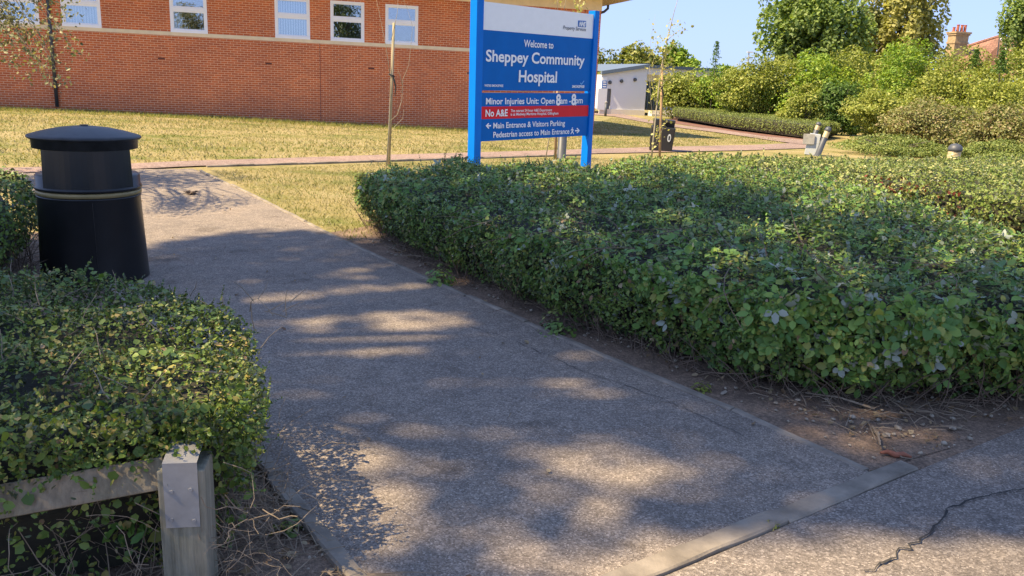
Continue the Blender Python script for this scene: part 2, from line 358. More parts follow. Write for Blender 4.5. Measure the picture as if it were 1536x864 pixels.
# ------------------------------------------------------------------ ground, paths, kerbs
def ground():
    xs = [-900, -400, -200, -120, -80, -60] + list(range(-45, 61)) + [75, 100, 150, 250, 450, 900]
    ys = [-60, -30, -15] + list(range(-6, 50)) + [55, 60, 70, 80, 100, 130, 180, 300, 600, 1500]
    V = [(x, y, gz(x, y)) for y in ys for x in xs]; w = len(xs)
    Fs = [(j * w + i, j * w + i + 1, (j + 1) * w + i + 1, (j + 1) * w + i) for j in range(len(ys) - 1) for i in range(w - 1)]
    me = bpy.data.meshes.new('lawn'); me.from_pydata(V, [], Fs); me.update()
    return tag(put('lawn', me, MAT['lawn']), kind='structure')
ground()
def strip(name, A, B, m, dz, kind='structure', sub=.5, parent=None):
    """sheet between two polylines draped over the ground"""
    def res(P, k):
        L = [0]
        for a, b in zip(P, P[1:]): L.append(L[-1] + (Vector(b[:2]) - Vector(a[:2])).length)
        out = []
        for i in range(k + 1):
            d = L[-1] * i / k; j = 0
            while j < len(P) - 2 and L[j + 1] < d: j += 1
            t = (d - L[j]) / max(1e-9, L[j + 1] - L[j]); out.append(Vector(P[j][:2]).lerp(Vector(P[j + 1][:2]), t))
        return out, L[-1]
    _, la = res(A, 1); k = max(4, int(la / sub)); a, _ = res(A, k); b, _ = res(B, k)
    wd = max((p - q).length for p, q in zip(a, b)); w = max(1, int(wd / sub))
    V = []; Fs = []
    for p, q in zip(a, b):
        for i in range(w + 1):
            c = p.lerp(q, i / w); V.append((c.x, c.y, gz(c.x, c.y) + dz))
    for j in range(k):
        for i in range(w):
            Fs.append((j * (w + 1) + i, j * (w + 1) + i + 1, (j + 1) * (w + 1) + i + 1, (j + 1) * (w + 1) + i))
    me = bpy.data.meshes.new(name); me.from_pydata(V, [], Fs); me.update()
    o = put(name, me, m, parent)
    if kind: tag(o, kind=kind)
    return o
PR = [at(*p) for p in ((1300, 710), (1100, 618), (900, 535), (700, 447), (520, 365), (410, 310), (290, 254))]
dL = Vector((-.585, .81, 0)).normalized()
PL0 = Vector((-.45, 2.21, 0)) - dL * .40
PL = [PL0 + dL * t for t in (0, 2.2, 4.4, 6.6, 8.8, 10.4, 11.55)]
kd = Vector((.82, .573, 0)).normalized()              # kerb direction
KA = at(1362, 700); KA.z = 0
dR = (PR[0] - PR[1]).normalized()
strip('footpath', [PR[0] + dR * .06] + PR[1:], [PL0 - dL * .0] + PL[1:], MAT['path'], .012)
strip('cross_path', [Vector((-14, 2.8, 0)), at(0, 262), at(150, 258), at(310, 250), at(400, 248), at(560, 242), at(724, 237), at(886, 231.5), at(1000, 229), at(1130, 226), at(1235, 222)],
      [Vector((-16, 3.6, 0)), at(0, 254), at(140, 250), at(280, 243), at(400, 239.5), at(560, 234), at(724, 229.5), at(886, 224.5), at(1000, 221), at(1130, 218), at(1220, 213)], MAT['farpath'], .022)
strip('far_path', [at(870, 171), at(920, 175), at(970, 184.5), at(1009, 191), at(1080, 200), at(1160, 212), at(1215, 219)],
      [at(870, 166.5), at(920, 169), at(976, 181), at(1010, 187.5), at(1080, 195.5), at(1150, 206), at(1225, 212)], MAT['farpath'], .032)
strip('soil', [KA - kd * .02 + Vector((kd.y, -kd.x, 0)) * .07, KA + kd * 9 + Vector((kd.y, -kd.x, 0)) * .07], [at(545, 330), Vector((9, 10, 0))], MAT['soil'], .004)
strip('soil', [PR[0] , PR[1], PR[2], PR[3], PR[4], PR[4] + Vector((-.25, .45, 0))], [KA + kd * .35, Vector((2.4, 4.4, 0)), Vector((1.6, 5.4, 0)), Vector((.9, 6.5, 0)), Vector((0, 8.3, 0)), Vector((-1.2, 8.6, 0))], MAT['soil'], .008)
strip('soil', [PL0 - dL * .6, PL0 + dL * 3.2, PL0 + dL * 6.5], [PL0 - dL * .6 + Vector((-3, -.6, 0)), PL0 + dL * 3.2 + Vector((-3, -.6, 0)), PL0 + dL * 6.5 + Vector((-2.4, -.4, 0))], MAT['soil'], .006)
kn = Vector((kd.y, -kd.x, 0))
strip('pavement', [KA - kd * 9 + kn * .05, KA + kd * 9 + kn * .05], [KA - kd * 9 + kn * 9, KA + kd * 9 + kn * 9], MAT['pave'], .008)
def edging(name, P, w, h, gap=.9, jit=.006, seed=1):
    """concrete edging laid as a row of short lengths with open joints"""
    rn = random.Random(seed); mb = MB()
    for a, b in zip(P, P[1:]):
        a = Vector(a[:2]); b = Vector(b[:2]); L = (b - a).length; k = max(1, round(L / gap)); d = (b - a).normalized(); nn = Vector((d.y, -d.x))
        for i in range(k):
            p = a + d * (L * i / k + .003); q = a + d * (L * (i + 1) / k - .003); z = gz(p.x, p.y) + h + rn.uniform(-jit, jit); o = nn * rn.uniform(-jit, jit)
            p = p + o; q = q + o
            m = max(2, int((q - p).length / .12)); cs = []
            for j in range(m + 1):
                c = p.lerp(q, j / m); w1 = w / 2 + rn.uniform(-.004, .003); w2 = w / 2 + rn.uniform(-.004, .003); dz = rn.uniform(-.003, .002)
                cs.append([(c.x + nn.x * w1, c.y + nn.y * w1, z - .08), (c.x + nn.x * w1, c.y + nn.y * w1, z - .008), (c.x + nn.x * (w1 - .007), c.y + nn.y * (w1 - .007), z + dz),
                           (c.x - nn.x * (w2 - .007), c.y - nn.y * (w2 - .007), z + dz), (c.x - nn.x * w2, c.y - nn.y * w2, z - .008), (c.x - nn.x * w2, c.y - nn.y * w2, z - .08)])
            b0 = len(mb.v); mb.v += [v for r_ in cs for v in r_]
            for j in range(m):
                for e in range(5): mb.f.append((b0 + j * 6 + e, b0 + j * 6 + e + 1, b0 + (j + 1) * 6 + e + 1, b0 + (j + 1) * 6 + e))
            mb.f.append(tuple(b0 + e for e in range(6))); mb.f.append(tuple(b0 + m * 6 + e for e in range(6))[::-1])
    o = mb.build(name, MAT['concrete']); return tag(o, kind='structure')
edging('kerb', PR[:-1] + [at(300, 258)], .042, .022, seed=3)
edging('kerb', PL[:-1], .06, .035, seed=4)
edging('kerb', [KA - kd * 3.4, KA], .088, .022, .92, .005, seed=5)
edging('kerb', [KA + kd * 1.15, KA + kd * 2.6], .07, .010, .6, .012, seed=6)
edging('kerb', [at(310, 251), at(560, 243.5), at(724, 238), at(886, 233)], .05, .03, seed=7)
# crack and worn patch on the pavement
def crack(pts, w, seed):
    rn = random.Random(seed); P = []
    for a, b in zip(pts, pts[1:]):
        for i in range(7): P.append(Vector(a).lerp(Vector(b), i / 7) + Vector((rn.uniform(-.012, .012), rn.uniform(-.012, .012), 0)))
    P.append(Vector(pts[-1])); V = []; Fs = []
    for i, p in enumerate(P):
        t = P[min(i + 1, len(P) - 1)] - P[max(0, i - 1)]; nn = Vector((-t.y, t.x, 0)).normalized(); k = w * rn.uniform(.35, 1.3)
        V += [tuple(p + nn * k), tuple(p - nn * k)]
    Fs = [(2 * i, 2 * i + 1, 2 * i + 3, 2 * i + 2) for i in range(len(P) - 1)]
    me = bpy.data.meshes.new('crack'); me.from_pydata([(x, y, .016) for x, y, z in V], [], Fs); me.update(); return me
tag(put('pavement_crack', crack([at(1300, 864), at(1345, 835), at(1395, 805), at(1420, 768), at(1470, 750), at(1536, 738)], .004, 1), MAT['crack']), kind='structure')
tag(put('path_seam', crack([at(690, 488), at(760, 510), at(830, 540), at(862, 556), at(985, 600), at(1040, 622), at(1120, 662)], .0022, 3), MAT['seam']), kind='structure')

# grass blades on the parts of the lawn nearest to the path
def pip(P, poly):
    x, y = P[:, 0], P[:, 1]; ins = np.zeros(len(P), bool); n = len(poly)
    for i in range(n):
        x1, y1 = poly[i][0], poly[i][1]; x2, y2 = poly[(i + 1) % n][0], poly[(i + 1) % n][1]
        c = ((y1 > y) != (y2 > y)) & (x < (x2 - x1) * (y - y1) / ((y2 - y1) + 1e-12) + x1); ins ^= c
    return ins
def edge_dist(P, poly):
    d = np.full(len(P), 1e9); n = len(poly)
    for i in range(n):
        a = np.array(poly[i][:2]); b = np.array(poly[(i + 1) % n][:2]); ab = b - a
        t = np.clip(((P[:, :2] - a) @ ab) / (ab @ ab + 1e-12), 0, 1); d = np.minimum(d, np.linalg.norm(P[:, :2] - a - t[:, None] * ab, axis=1))
    return d
gzv = np.vectorize(gz)
rng = np.random.default_rng(11)
def grass(poly, n, hmin, hmax, w):
    xs = [p[0] for p in poly]; ys = [p[1] for p in poly]
    P = np.c_[rng.uniform(min(xs), max(xs), n), rng.uniform(min(ys), max(ys), n)]; P = P[pip(P, poly)]
    P3 = np.c_[P, gzv(P[:, 0], P[:, 1])]; k = len(P)
    a = rng.uniform(0, 6.28, k); dx = np.c_[np.cos(a), np.sin(a), np.zeros(k)] * w * rng.uniform(.6, 1.3, (k, 1))
    lean = rng.normal(size=(k, 3)) * .7; lean[:, 2] = 1; hh = rng.uniform(hmin, hmax, (k, 1)) * (1 + .5 * wob(P3, 1.2, 5)[:, None])
    V = np.stack([P3 - dx, P3 + dx, P3 + lean * hh], 1).reshape(-1, 3)
    return V
la = [at(318, 257), at(560, 246), at(724, 240), at(886, 236), Vector((3.2, 19.2, 0)), Vector((2, 12, 0)), Vector((-1.2, 8.4, 0)), at(530, 366), at(415, 308)]
lb = [at(-40, 252), at(140, 249), at(280, 242), at(560, 233), at(724, 228.5), at(886, 224), at(1210, 212), at(1160, 209), at(1009, 191.5), at(920, 176), at(880, 190), at(720, 197), at(300, 177), at(-40, 163)]
V = np.concatenate([grass(la, 60000, .018, .05, .006), grass(lb, 170000, .025, .06, .012)])
tag(put('lawn_grass', np_mesh('lawn_grass', V, np.arange(len(V)).reshape(-1, 3)), MAT['grass']), 'short dry yellow grass of the lawn around the paths', 'grass', kind='stuff')
lc = [at(-40, 166), at(300, 180), at(720, 199), at(720, 193), at(300, 173), at(-40, 161)]
V = grass(lc, 24000, .05, .15, .010)
MAT['greengrass'] = leafmat('green_grass_fringe', [(.17, .21, .05), (.26, .28, .08), (.38, .33, .14)], .35, spec=.15)
tag(put('long_grass', np_mesh('long_grass', V, np.arange(len(V)).reshape(-1, 3)), MAT['greengrass']), 'greener unmown grass along the foot of the brick wall', 'grass', kind='stuff')

# ------------------------------------------------------------------ hospital building
WA = Vector((-14.14, 28.5, 0)); WB = Vector((-3.05, 31.5, 0)); wang = math.atan2(WB.y - WA.y, WB.x - WA.x)
hb = thing('hospital_building', 'long red brick building with a buff stone band and white windows', 'building', WA, (0, 0, wang))
wins = [(-4.95, -3.75), (-3.1, -1.9), (-1.23, -.03), (2.13, 3.33), (5.57, 6.77), (7.48, 8.68), (9.43, 10.63), (14.1, 15.3)]
X0, X1, DEP = -14, 17.72, 12.0
mb = MB()
mb.box(X0, X1, 0, DEP, -2, 2.5)                                      # lower storey, solid
xs = [X0] + [v for w in wins for v in w] + [X1]
for i in range(0, len(xs), 2): mb.box(xs[i], xs[i + 1], 0, .3, 2.62, 4.0)
mb.box(X0, X1, 0, .3, 4.0, 4.28)
mb.box(X1 - .3, X1, .3, DEP, 2.62, 4.28); mb.box(X0, X0 + .3, .3, DEP, 2.62, 4.28)
mb.build('wall', MAT['brick'], hb)
mb = MB(); mb.box(X0 - .012, X1 + .012, -.018, DEP, 2.5, 2.62); mb.box(X0 - .012, X1 + .012, -.012, DEP, 4.28, 4.74)
mb.build('stone_band', MAT['stone'], hb)
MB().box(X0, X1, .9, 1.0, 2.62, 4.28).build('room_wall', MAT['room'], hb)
for i, (a, b) in enumerate(wins):
    fr = MB(); t = .07; z0, z1, zm = 2.60, 4.0, 3.36; y0, y1 = .005, .075
    fr.box(a, b, y0 - .03, y1, z0 + .015, z0 + t + .03).box(a, b, y0, y1, z1 - t, z1).box(a, a + t, y0, y1, z0 + t + .03, z1 - t).box(b - t, b, y0, y1, z0 + t + .03, z1 - t)
    fr.box(a + t, b - t, y0 - .004, y1, zm - .025, zm + .075)
    for (u, v) in ((z0 + t + .03, zm - .025), (zm + .075, z1 - t)):      # sashes
        s_ = .045; fr.box(a + t, b - t, y0 + .012, y1, u, u + s_).box(a + t, b - t, y0 + .012, y1, v - s_, v).box(a + t, a + t + s_, y0 + .012, y1, u + s_, v - s_).box(b - t - s_, b - t, y0 + .012, y1, u + s_, v - s_)
    w = fr.build('window', MAT['white_pvc'], hb)
    g = MB()
    for (u, v) in ((z0 + t + .075, zm - .07), (zm + .12, z1 - t - .045)): g.box(a + t + .045, b - t - .045, .045, .051, u, v)
    g.build('pane', MAT['glass'], w)
    if i in (1, 2, 3, 4): 
        x1 = b - t if i != 3 else a + t + .28
        MB().box(a + t, x1, .2, .21, z0 + .1, z1 - .1).build('blind', MAT['blind'], w)
mb = MB(); mb.tube([(-1.585, -.075, -.02), (-1.585, -.075, 4.7)], .055, 12)
for z in (.6, 2.3, 3.6): mb.box(-1.66, -1.51, -.14, .002, z, z + .05)
mb.build('downpipe', MAT['pipe'], hb, True)
MB().box(7.09, 7.115, -.004, .05, -.5, 2.498).build('movement_joint', MAT['joint'], hb)
MB().box(17.05, 17.075, -.004, .05, 2.63, 4.277).build('movement_joint', MAT['joint'], hb)
for s_ in (1.78, 5.32, 8.93, 12.62): MB().box(s_ - .11, s_ + .11, -.004, .05, 1.69, 1.755).build('vent_brick', MAT['vent'], hb)
OV = 1.2
MB().box(X0 - OV, X1 + OV, -OV, DEP + OV, 4.742, 4.80).build('soffit', MAT['soffit'], hb)
rf = MB(); rf.add([(X0 - OV - .05, -OV - .05, 4.95), (X1 + OV + .05, -OV - .05, 4.95), (X1 + OV + .05, DEP + OV + .05, 4.95), (X0 - OV - .05, DEP + OV + .05, 4.95), (X0 + 6, 6, 8.2), (X1 - 6, 6, 8.2)],
                 [(0, 1, 5, 4), (1, 2, 5), (2, 3, 4, 5), (3, 0, 4), (3, 2, 1, 0)])
rf.build('roof', MAT['rooftile'], hb)
gt = MB(); gt.box(X1 + OV - .02, X1 + OV + .12, -OV - .14, DEP + OV, 4.81, 4.94).box(X0 - OV, X1 + OV - .025, -OV - .14, -OV, 4.81, 4.94)
gt.tube([(X1 + OV + .04, 2.6, 4.81), (X1 + OV + .04, 2.6, 4.62), (X1 + OV - .12, 2.6, 4.48), (X1 + .2, 2.6, 4.18), (X1 + .07, 2.6, 4.0), (X1 + .07, 2.6, -.6)], .055, 10)
gt.build('gutter', MAT['pipe'], hb)

# ------------------------------------------------------------------ the welcome sign
SA = R(48)
sp0 = at(714, 255); r_ = ray(714, 255); tt = 12.2 / r_.y; SP = Vector((r_.x * tt, 12.2, 0))
sign = thing('welcome_sign', 'large blue hospital sign on two blue posts behind the hedge', 'sign', SP, (0, -.017, SA))
SM = Matrix.Translation(SP) @ Euler((0, -.017, SA)).to_matrix().to_4x4(); SMi = SM.inverted()
def sp(px, py):
    o = SMi @ Vector((0, 0, H)); d = SMi.to_3x3() @ ray(px, py); t = -o.y / d.y; p = o + d * t; return p.x, p.z
pxa, pza = sp(720, 213); pxb, pzb = sp(884, 203); pxc, pzc = sp(725, 1); pxd, pzd = sp(890, 22)
LX = (pxa + pxc) / 2 + .012; RX = (pxb + pxd) / 2; BZ = (pza + pzb) / 2; TZ = (pzc + pzd) / 2
HZ = (sp(726, 45)[1] + sp(885, 57)[1]) / 2; GZ = (sp(721, 138)[1] + sp(882, 138)[1]) / 2
RZ1 = (sp(722, 160)[1] + sp(882, 158)[1]) / 2; RZ0 = (sp(722, 178)[1] + sp(882, 175)[1]) / 2
PW = .14
for a, b in ((LX - PW - .002, LX - .002), (RX + .002, RX + PW * .86)):
    MB().box(a, b, -.01, .13, -.6, TZ + .06).build('post', MAT['postblue'], sign, bevel=.006)
hd = MB().box(LX, RX, .02, .06, HZ, TZ).build('header_board', MAT['signwhite'], sign)
ub = MB().box(LX, RX, .02, .06, GZ + .017, HZ - .002).build('upper_board', MAT['signblue'], sign)
lb_ = MB().box(LX, RX, .02, .06, BZ, GZ - .017).build('lower_board', MAT['signblue'], sign)
rb = MB().box(LX, RX - .01, .016, .0195, RZ0, RZ1).build('red_band', MAT['signred'], lb_)
def text_data(s_, bold=.0, shear=0):
    c = bpy.data.curves.new('t', 'FONT'); c.body = s_; c.size = 1; c.offset = bold; c.shear = shear; c.resolution_u = 4
    o = bpy.data.objects.new('t', c); COL.objects.link(o); dg = bpy.context.evaluated_depsgraph_get(); dg.update()
    me = bpy.data.meshes.new_from_object(o.evaluated_get(dg)); V = [v.co.copy() for v in me.vertices]; Fs = [tuple(p.vertices) for p in me.polygons]
    bpy.data.objects.remove(o); bpy.data.curves.remove(c); bpy.data.meshes.remove(me); return V, Fs
CAPH = max(v.y for v in text_data('H')[0])
class Lettering:
    def __init__(s): s.parts = []
    def text(s, body, left, capl, right, bold=.018, shear=0, y=.013):
        """left = baseline-left pixel, capl = cap-top-left pixel, right = baseline-right pixel"""
        xl, zl = sp(*left); xr, zr = sp(*right); _, zc = sp(*capl)
        V, Fs = text_data(body, bold, shear); x0 = min(v.x for v in V); x1 = max(v.x for v in V)
        sx = (xr - xl) / (x1 - x0); sz = (zc - zl) / CAPH
        z = (zl + zr) / 2
        mb = MB(); s.parts.append(mb); mb.add([(xl + (v.x - x0) * sx, y, z + v.y * sz) for v in V], [f[::-1] if False else f for f in Fs]); return s
    def poly(s, pts, y=.013):
        P = [sp(*p) for p in pts]; mb = MB(); s.parts.append(mb); mb.add([(x, y, z) for x, z in P], [tuple(range(len(P)))]); return s
    def build(s, m, par, name='lettering'):
        for mb in s.parts: mb.build(name, MAT[m], par)
Lettering().text('Welcome to', (786.8, 70.3), (786.8, 59.9), (831, 72.5)).text('Sheppey Community', (729.8, 91.2), (729.8, 74.4), (877.4, 98.5), .022).text('Hospital', (779, 122), (779, 105), (836, 124.4), .022) \
    .text("WE'RE SMOKEFREE", (727.5, 130), (727.5, 126.6), (755.8, 130.4), .02).text('SMOKEFREE', (859, 131.6), (859, 128), (877.4, 131.8), .03).build('letter', ub)
Lettering().poly([(871, 124.5), (872.2, 124), (873, 125.8), (876.5, 121), (877.5, 121.6), (873, 127.5)]).build('ltblue', ub, 'tick_mark')
Lettering().text('Minor Injuries Unit: Open', (729.8, 156.3), (729.8, 147), (832.5, 155.6)).text('am -', (841.5, 155.6), (841.5, 146.6), (857, 155.4)).text('pm', (864, 155), (864, 146), (874.8, 154.9)) \
    .text('Main Entrance & Visitors Parking', (740.8, 192), (740.8, 183.7), (848.2, 188.9)).text('Pedestrian access to Main Entrance', (740.8, 206.2), (740.8, 197.9), (854.8, 200.8)) \
    .poly([(729.5, 188.8), (733.4, 184.6), (734.8, 185.6), (732.8, 187.8), (737.5, 187.6), (737.5, 189.6), (732.8, 189.9), (734.9, 192.2), (733.5, 193.3)]) \
    .poly([(870.6, 196), (866.9, 200.2), (865.8, 199.2), (867.8, 197), (863.6, 197.2), (863.6, 195.2), (867.8, 194.9), (865.7, 192.8), (866.8, 191.6)]) \
    .poly([(858.9, 191.3), (860.3, 191.3), (860.3, 193), (858.9, 193)]).poly([(858.2, 193.4), (860, 193.3), (860.2, 196.6), (858.6, 196.9)]) \
    .poly([(858.6, 196.9), (860.2, 196.6), (861.8, 201.1), (860.8, 201.4), (859.4, 198.4), (857.4, 201.6), (856.6, 201)]).poly([(858.2, 193.4), (858.6, 194.6), (857.3, 196), (856.7, 195.6)]).poly([(860, 193.4), (862.2, 195.6), (861.7, 196.2), (859.9, 194.8)]).build('letter', lb_)
Lettering().text('8', (834.6, 157.6), (834.6, 142.4), (841.8, 157.2), .04, 0, .0125).text('8', (857.6, 157.2), (857.6, 142.0), (864.6, 156.8), .04, 0, .0125).build('letter', lb_)
Lettering().text('No A&E', (729, 175.3), (729, 165.2), (762.2, 173.6), .022, 0, .011).text('The nearest 24 hour A&E Department', (766.8, 168.2), (766.8, 164.2), (828.8, 166.7), .012, 0, .011) \
    .text('is at Medway Maritime Hospital, Gillingham', (766.8, 173.6), (766.8, 169.6), (838.3, 171.6), .012, 0, .011).build('letter', rb)
Lettering().poly([(868.3, 30.6), (880.4, 31.4), (880.2, 41), (868.1, 40.2)], .0165).build('nhsblue', hd, 'logo')
Lettering().text('NHS', (869.4, 38.9), (869.4, 32.4), (879.4, 39.6), .05, .3, .013).build('letter', hd, 'logo_lettering')
Lettering().text('Property Services', (845.6, 44.2), (845.6, 38.7), (880, 46.4), .005, .2, .014).build('lettergrey', hd)

# ------------------------------------------------------------------ hedges
def hedge_surface(poly, h, n, rng, side_share=.5, depth=.12, bump_=.05, seed=0, undercut=.2, shoulder=.16, lowcut=.12):
    """points and outward normals on a rounded, lumpy clipped hedge"""
    poly = [Vector((p[0], p[1])) for p in poly]
    A = sum(poly[i].x * poly[(i + 1) % len(poly)].y - poly[(i + 1) % len(poly)].x * poly[i].y for i in range(len(poly)))
    if A < 0: poly = poly[::-1]
    ns = int(n * side_share); ntop = n - ns
    # top
    xs = [p.x for p in poly]; ys = [p.y for p in poly]; Q = np.zeros((0, 2))
    while len(Q) < ntop:
        c = np.c_[rng.uniform(min(xs), max(xs), ntop * 2), rng.uniform(min(ys), max(ys), ntop * 2)]; Q = np.concatenate([Q, c[pip(c, poly)]])
    Q = Q[:ntop]; d = edge_dist(Q, poly); dz = np.clip(1 - d / shoulder, 0, 1)
    P1 = np.c_[Q, h - shoulder * .55 * dz ** 2]; N1 = np.tile([0, 0, 1.0], (ntop, 1))
    # sides
    L = [(poly[(i + 1) % len(poly)] - poly[i]).length for i in range(len(poly))]
    idx = rng.choice(len(poly), ns, p=np.array(L) / sum(L)); t = rng.uniform(0, 1, ns)
    a = np.array([poly[i][:] for i in idx]); b = np.array([poly[(i + 1) % len(poly)][:] for i in idx]); e = unit(b - a); nn = np.c_[e[:, 1], -e[:, 0]]
    z = rng.uniform(0, 1, ns) ** .8; inset = undercut * np.clip(1 - z / .55, 0, 1) ** 1.3 + .04 * np.clip((z - .8) / .2, 0, 1) ** 2
    z = lowcut + z * (h - lowcut - shoulder * .3)
    xy = a + (b - a) * t[:, None] - nn * inset[:, None]; P2 = np.c_[xy, z]; N2 = np.c_[nn, np.full(ns, .25)]
    P = np.concatenate([P1, P2]); N = np.concatenate([N1, N2]); N = unit(N)
    w = wob(P, 3.2, seed) + .6 * wob(P, 9, seed + 1); P = P + N * (w * bump_)[:, None]
    P = P - N * (rng.exponential(.4, len(P)) * depth)[:, None]
    P[:, 2] += 0
    keep = P[:, 2] > .03
    return P[keep], N[keep]
def inset_poly(poly, k):
    P = [Vector((p[0], p[1])) for p in poly]; n = len(P)
    if sum(P[i].x * P[(i + 1) % n].y - P[(i + 1) % n].x * P[i].y for i in range(n)) < 0: P = P[::-1]
    out = []
    for i in range(n):
        e0 = (P[i] - P[i - 1]).normalized(); e1 = (P[(i + 1) % n] - P[i]).normalized()
        n0 = Vector((-e0.y, e0.x)); n1 = Vector((-e1.y, e1.x)); b = (n0 + n1).normalized(); out.append(P[i] + b * k / max(.5, b.dot(n1)))
    return out
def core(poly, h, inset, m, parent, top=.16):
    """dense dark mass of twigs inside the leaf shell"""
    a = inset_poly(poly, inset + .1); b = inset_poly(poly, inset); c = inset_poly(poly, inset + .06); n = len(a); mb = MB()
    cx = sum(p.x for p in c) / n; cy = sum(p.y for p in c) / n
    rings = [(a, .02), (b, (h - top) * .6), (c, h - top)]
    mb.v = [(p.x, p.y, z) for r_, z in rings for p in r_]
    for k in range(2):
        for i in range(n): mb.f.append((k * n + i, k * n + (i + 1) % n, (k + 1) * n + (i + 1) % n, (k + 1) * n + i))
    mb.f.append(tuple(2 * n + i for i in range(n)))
    return mb.build('shaded_twig_core', m, parent)
def jitter(N, rng, k): return unit(N + rng.normal(size=N.shape) * k)
def twigs(mb, segs, n, rng_, rad=(.002, .006), L=(.25, .55), lean=.6, inset=.25):
    """stems leaning up and out along the foot of a hedge"""
    tot = [(Vector(b[:2]) - Vector(a[:2])).length for a, b in segs]
    for _ in range(n):
        i = rng_.choices(range(len(segs)), tot)[0]; a, b = segs[i]; d = (Vector(b[:2]) - Vector(a[:2])); dn = d.normalized(); nn = Vector((dn.y, -dn.x))
        p = Vector(a[:2]) + d * rng_.random() - nn * rng_.uniform(.05, inset + .15); q = Vector((p.x, p.y, 0.0))
        v = Vector((nn.x * rng_.uniform(-.2, lean) + dn.x * rng_.uniform(-.7, .7), nn.y * rng_.uniform(-.2, lean) + dn.y * rng_.uniform(-.7, .7), rng_.uniform(.25, 1))).normalized()
        l_ = rng_.uniform(*L); pts = [q]; 
        for k in range(3):
            v = (v + Vector((rng_.uniform(-.35, .35), rng_.uniform(-.35, .35), rng_.uniform(-.35, .2)))).normalized(); pts.append(pts[-1] + v * l_ / 3)
        r0 = rng_.uniform(*rad); mb.tube(pts, [r0, r0 * .85, r0 * .7, r0 * .45], 4, False)
def sprigs(P, N, n, rng, L, ls, nl=7, up=.4):
    """short leafy shoots standing out of the clipped surface"""
    i = rng.integers(0, len(P), n); b = P[i]; d = unit(N[i] + rng.normal(size=(n, 3)) * .65 + np.array([0, 0, up])); ln = rng.uniform(L[0], L[1], n) * rng.uniform(.4, 1, n)
    pos, nor, tan, siz = [], [], [], []
    side = unit(np.cross(d, rng.normal(size=(n, 3))))
    for k in range(nl):
        t = (k + .6) / nl; sgn = 1 if k % 2 else -1
        pos.append(b + d * (ln * t)[:, None]); T = unit(d * .7 + side * sgn * .8 + rng.normal(size=(n, 3)) * .25); tan.append(T)
        nor.append(unit(np.cross(T, np.cross(d, T)) + rng.normal(size=(n, 3)) * .5)); siz.append(ls * rng.uniform(.7, 1.25, n) * (1.1 - .45 * t))
    return np.concatenate(pos), np.concatenate(nor), np.concatenate(siz), np.concatenate(tan), (b, b + d * ln[:, None])
def shoots(name, P, N, n, rng, L, ls, m, parent, nl=7, aspect=.52, up=.4, stem=True):
    a, b, c, d, (s0, s1) = sprigs(P, N, n, rng, L, ls, nl, up); o = put(name, leaves(name, a, b, c, rng, aspect, 'oval', .2, d), m, parent)
    return o
RN = random.Random(21)
# --- front hedge right of the path
fh = thing('hedge', 'wide low clipped hedge with bramble growing through it, right of the path', 'hedge')
FH = [(-1.62, 8.15), (-1.12, 7.05), (-.62, 6.15), (-.05, 5.35), (.42, 4.72), (.82, 4.22), (1.22, 3.86), (1.75, 3.72), (2.5, 3.74), (3.4, 3.8), (3.85, 4.6), (3.80, 6.2), (3.72, 8.0), (3.55, 9.7), (2.1, 10.7), (1.0, 9.8), (-.4, 9.5), (-1.2, 8.75)]
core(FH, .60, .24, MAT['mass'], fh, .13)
P, N = hedge_surface(FH, .585, 120000, rng, .5, .16, .10, 3, .20, .16, .03)
sel = rng.uniform(size=len(P)) < np.clip(.30 + .55 * wob(P, 1.1, 77) + .25 * (P[:, 0] > .6) + .15 * (P[:, 2] > .45) - .25 * (P[:, 2] < .3), .03, .62)
A_, NA = P[~sel], N[~sel]
put('small_foliage', leaves('small_foliage', A_, jitter(NA, rng, .75), rng.uniform(.016, .036, len(A_)), rng, .5, 'oval', .2), MAT['coto'], fh)
B_, NB = P[sel][::3], N[sel][::3]
Nb = jitter(NB + np.array([0, 0, .4]), rng, .42); T0 = rng.normal(size=Nb.shape); T0 = unit(T0 - Nb * (T0 * Nb).sum(1, keepdims=True)); Bn = np.cross(Nb, T0); sz = rng.uniform(.026, .072, len(B_))
flip = np.where(rng.uniform(size=len(B_)) < .065, -1.0, 1.0)[:, None]
PP, NN, TT, SS = [], [], [], []
for ang in (-1.15, 0, 1.15):
    T1 = T0 * math.cos(ang) + Bn * math.sin(ang); PP.append(B_ + T1 * (sz * .55)[:, None]); NN.append(Nb * flip); TT.append(T1); SS.append(sz * (1 if ang == 0 else .82))
put('bramble_foliage', leaves('bramble_foliage', np.concatenate(PP), jitter(np.concatenate(NN), rng, .18), np.concatenate(SS), rng, .64, 'oval', .16, np.concatenate(TT)), MAT['bramble'], fh)
top_ = P[:, 2] > .42
shoots('leafy_shoots', P, N, 7500, rng, (.05, .19), .025, MAT['coto'], fh, 8)
shoots('bramble_shoots', P[top_ & (P[:, 0] > -.4)], N[top_ & (P[:, 0] > -.4)], 1300, rng, (.06, .16), .046, MAT['bramble'], fh, 6, .7)
k = rng.uniform(size=len(P)) < .012
put('dead_leaves', leaves('dead_leaves', P[k] + N[k] * .02, jitter(N[k], rng, .6), rng.uniform(.02, .045, k.sum()), rng, .6, 'oval', .3), MAT['deadleaf'], fh)
mb = MB(); segs = list(zip(FH[:9], FH[1:10])); twigs(mb, segs, 750, RN, (.0012, .004), (.15, .42), .3, .25)
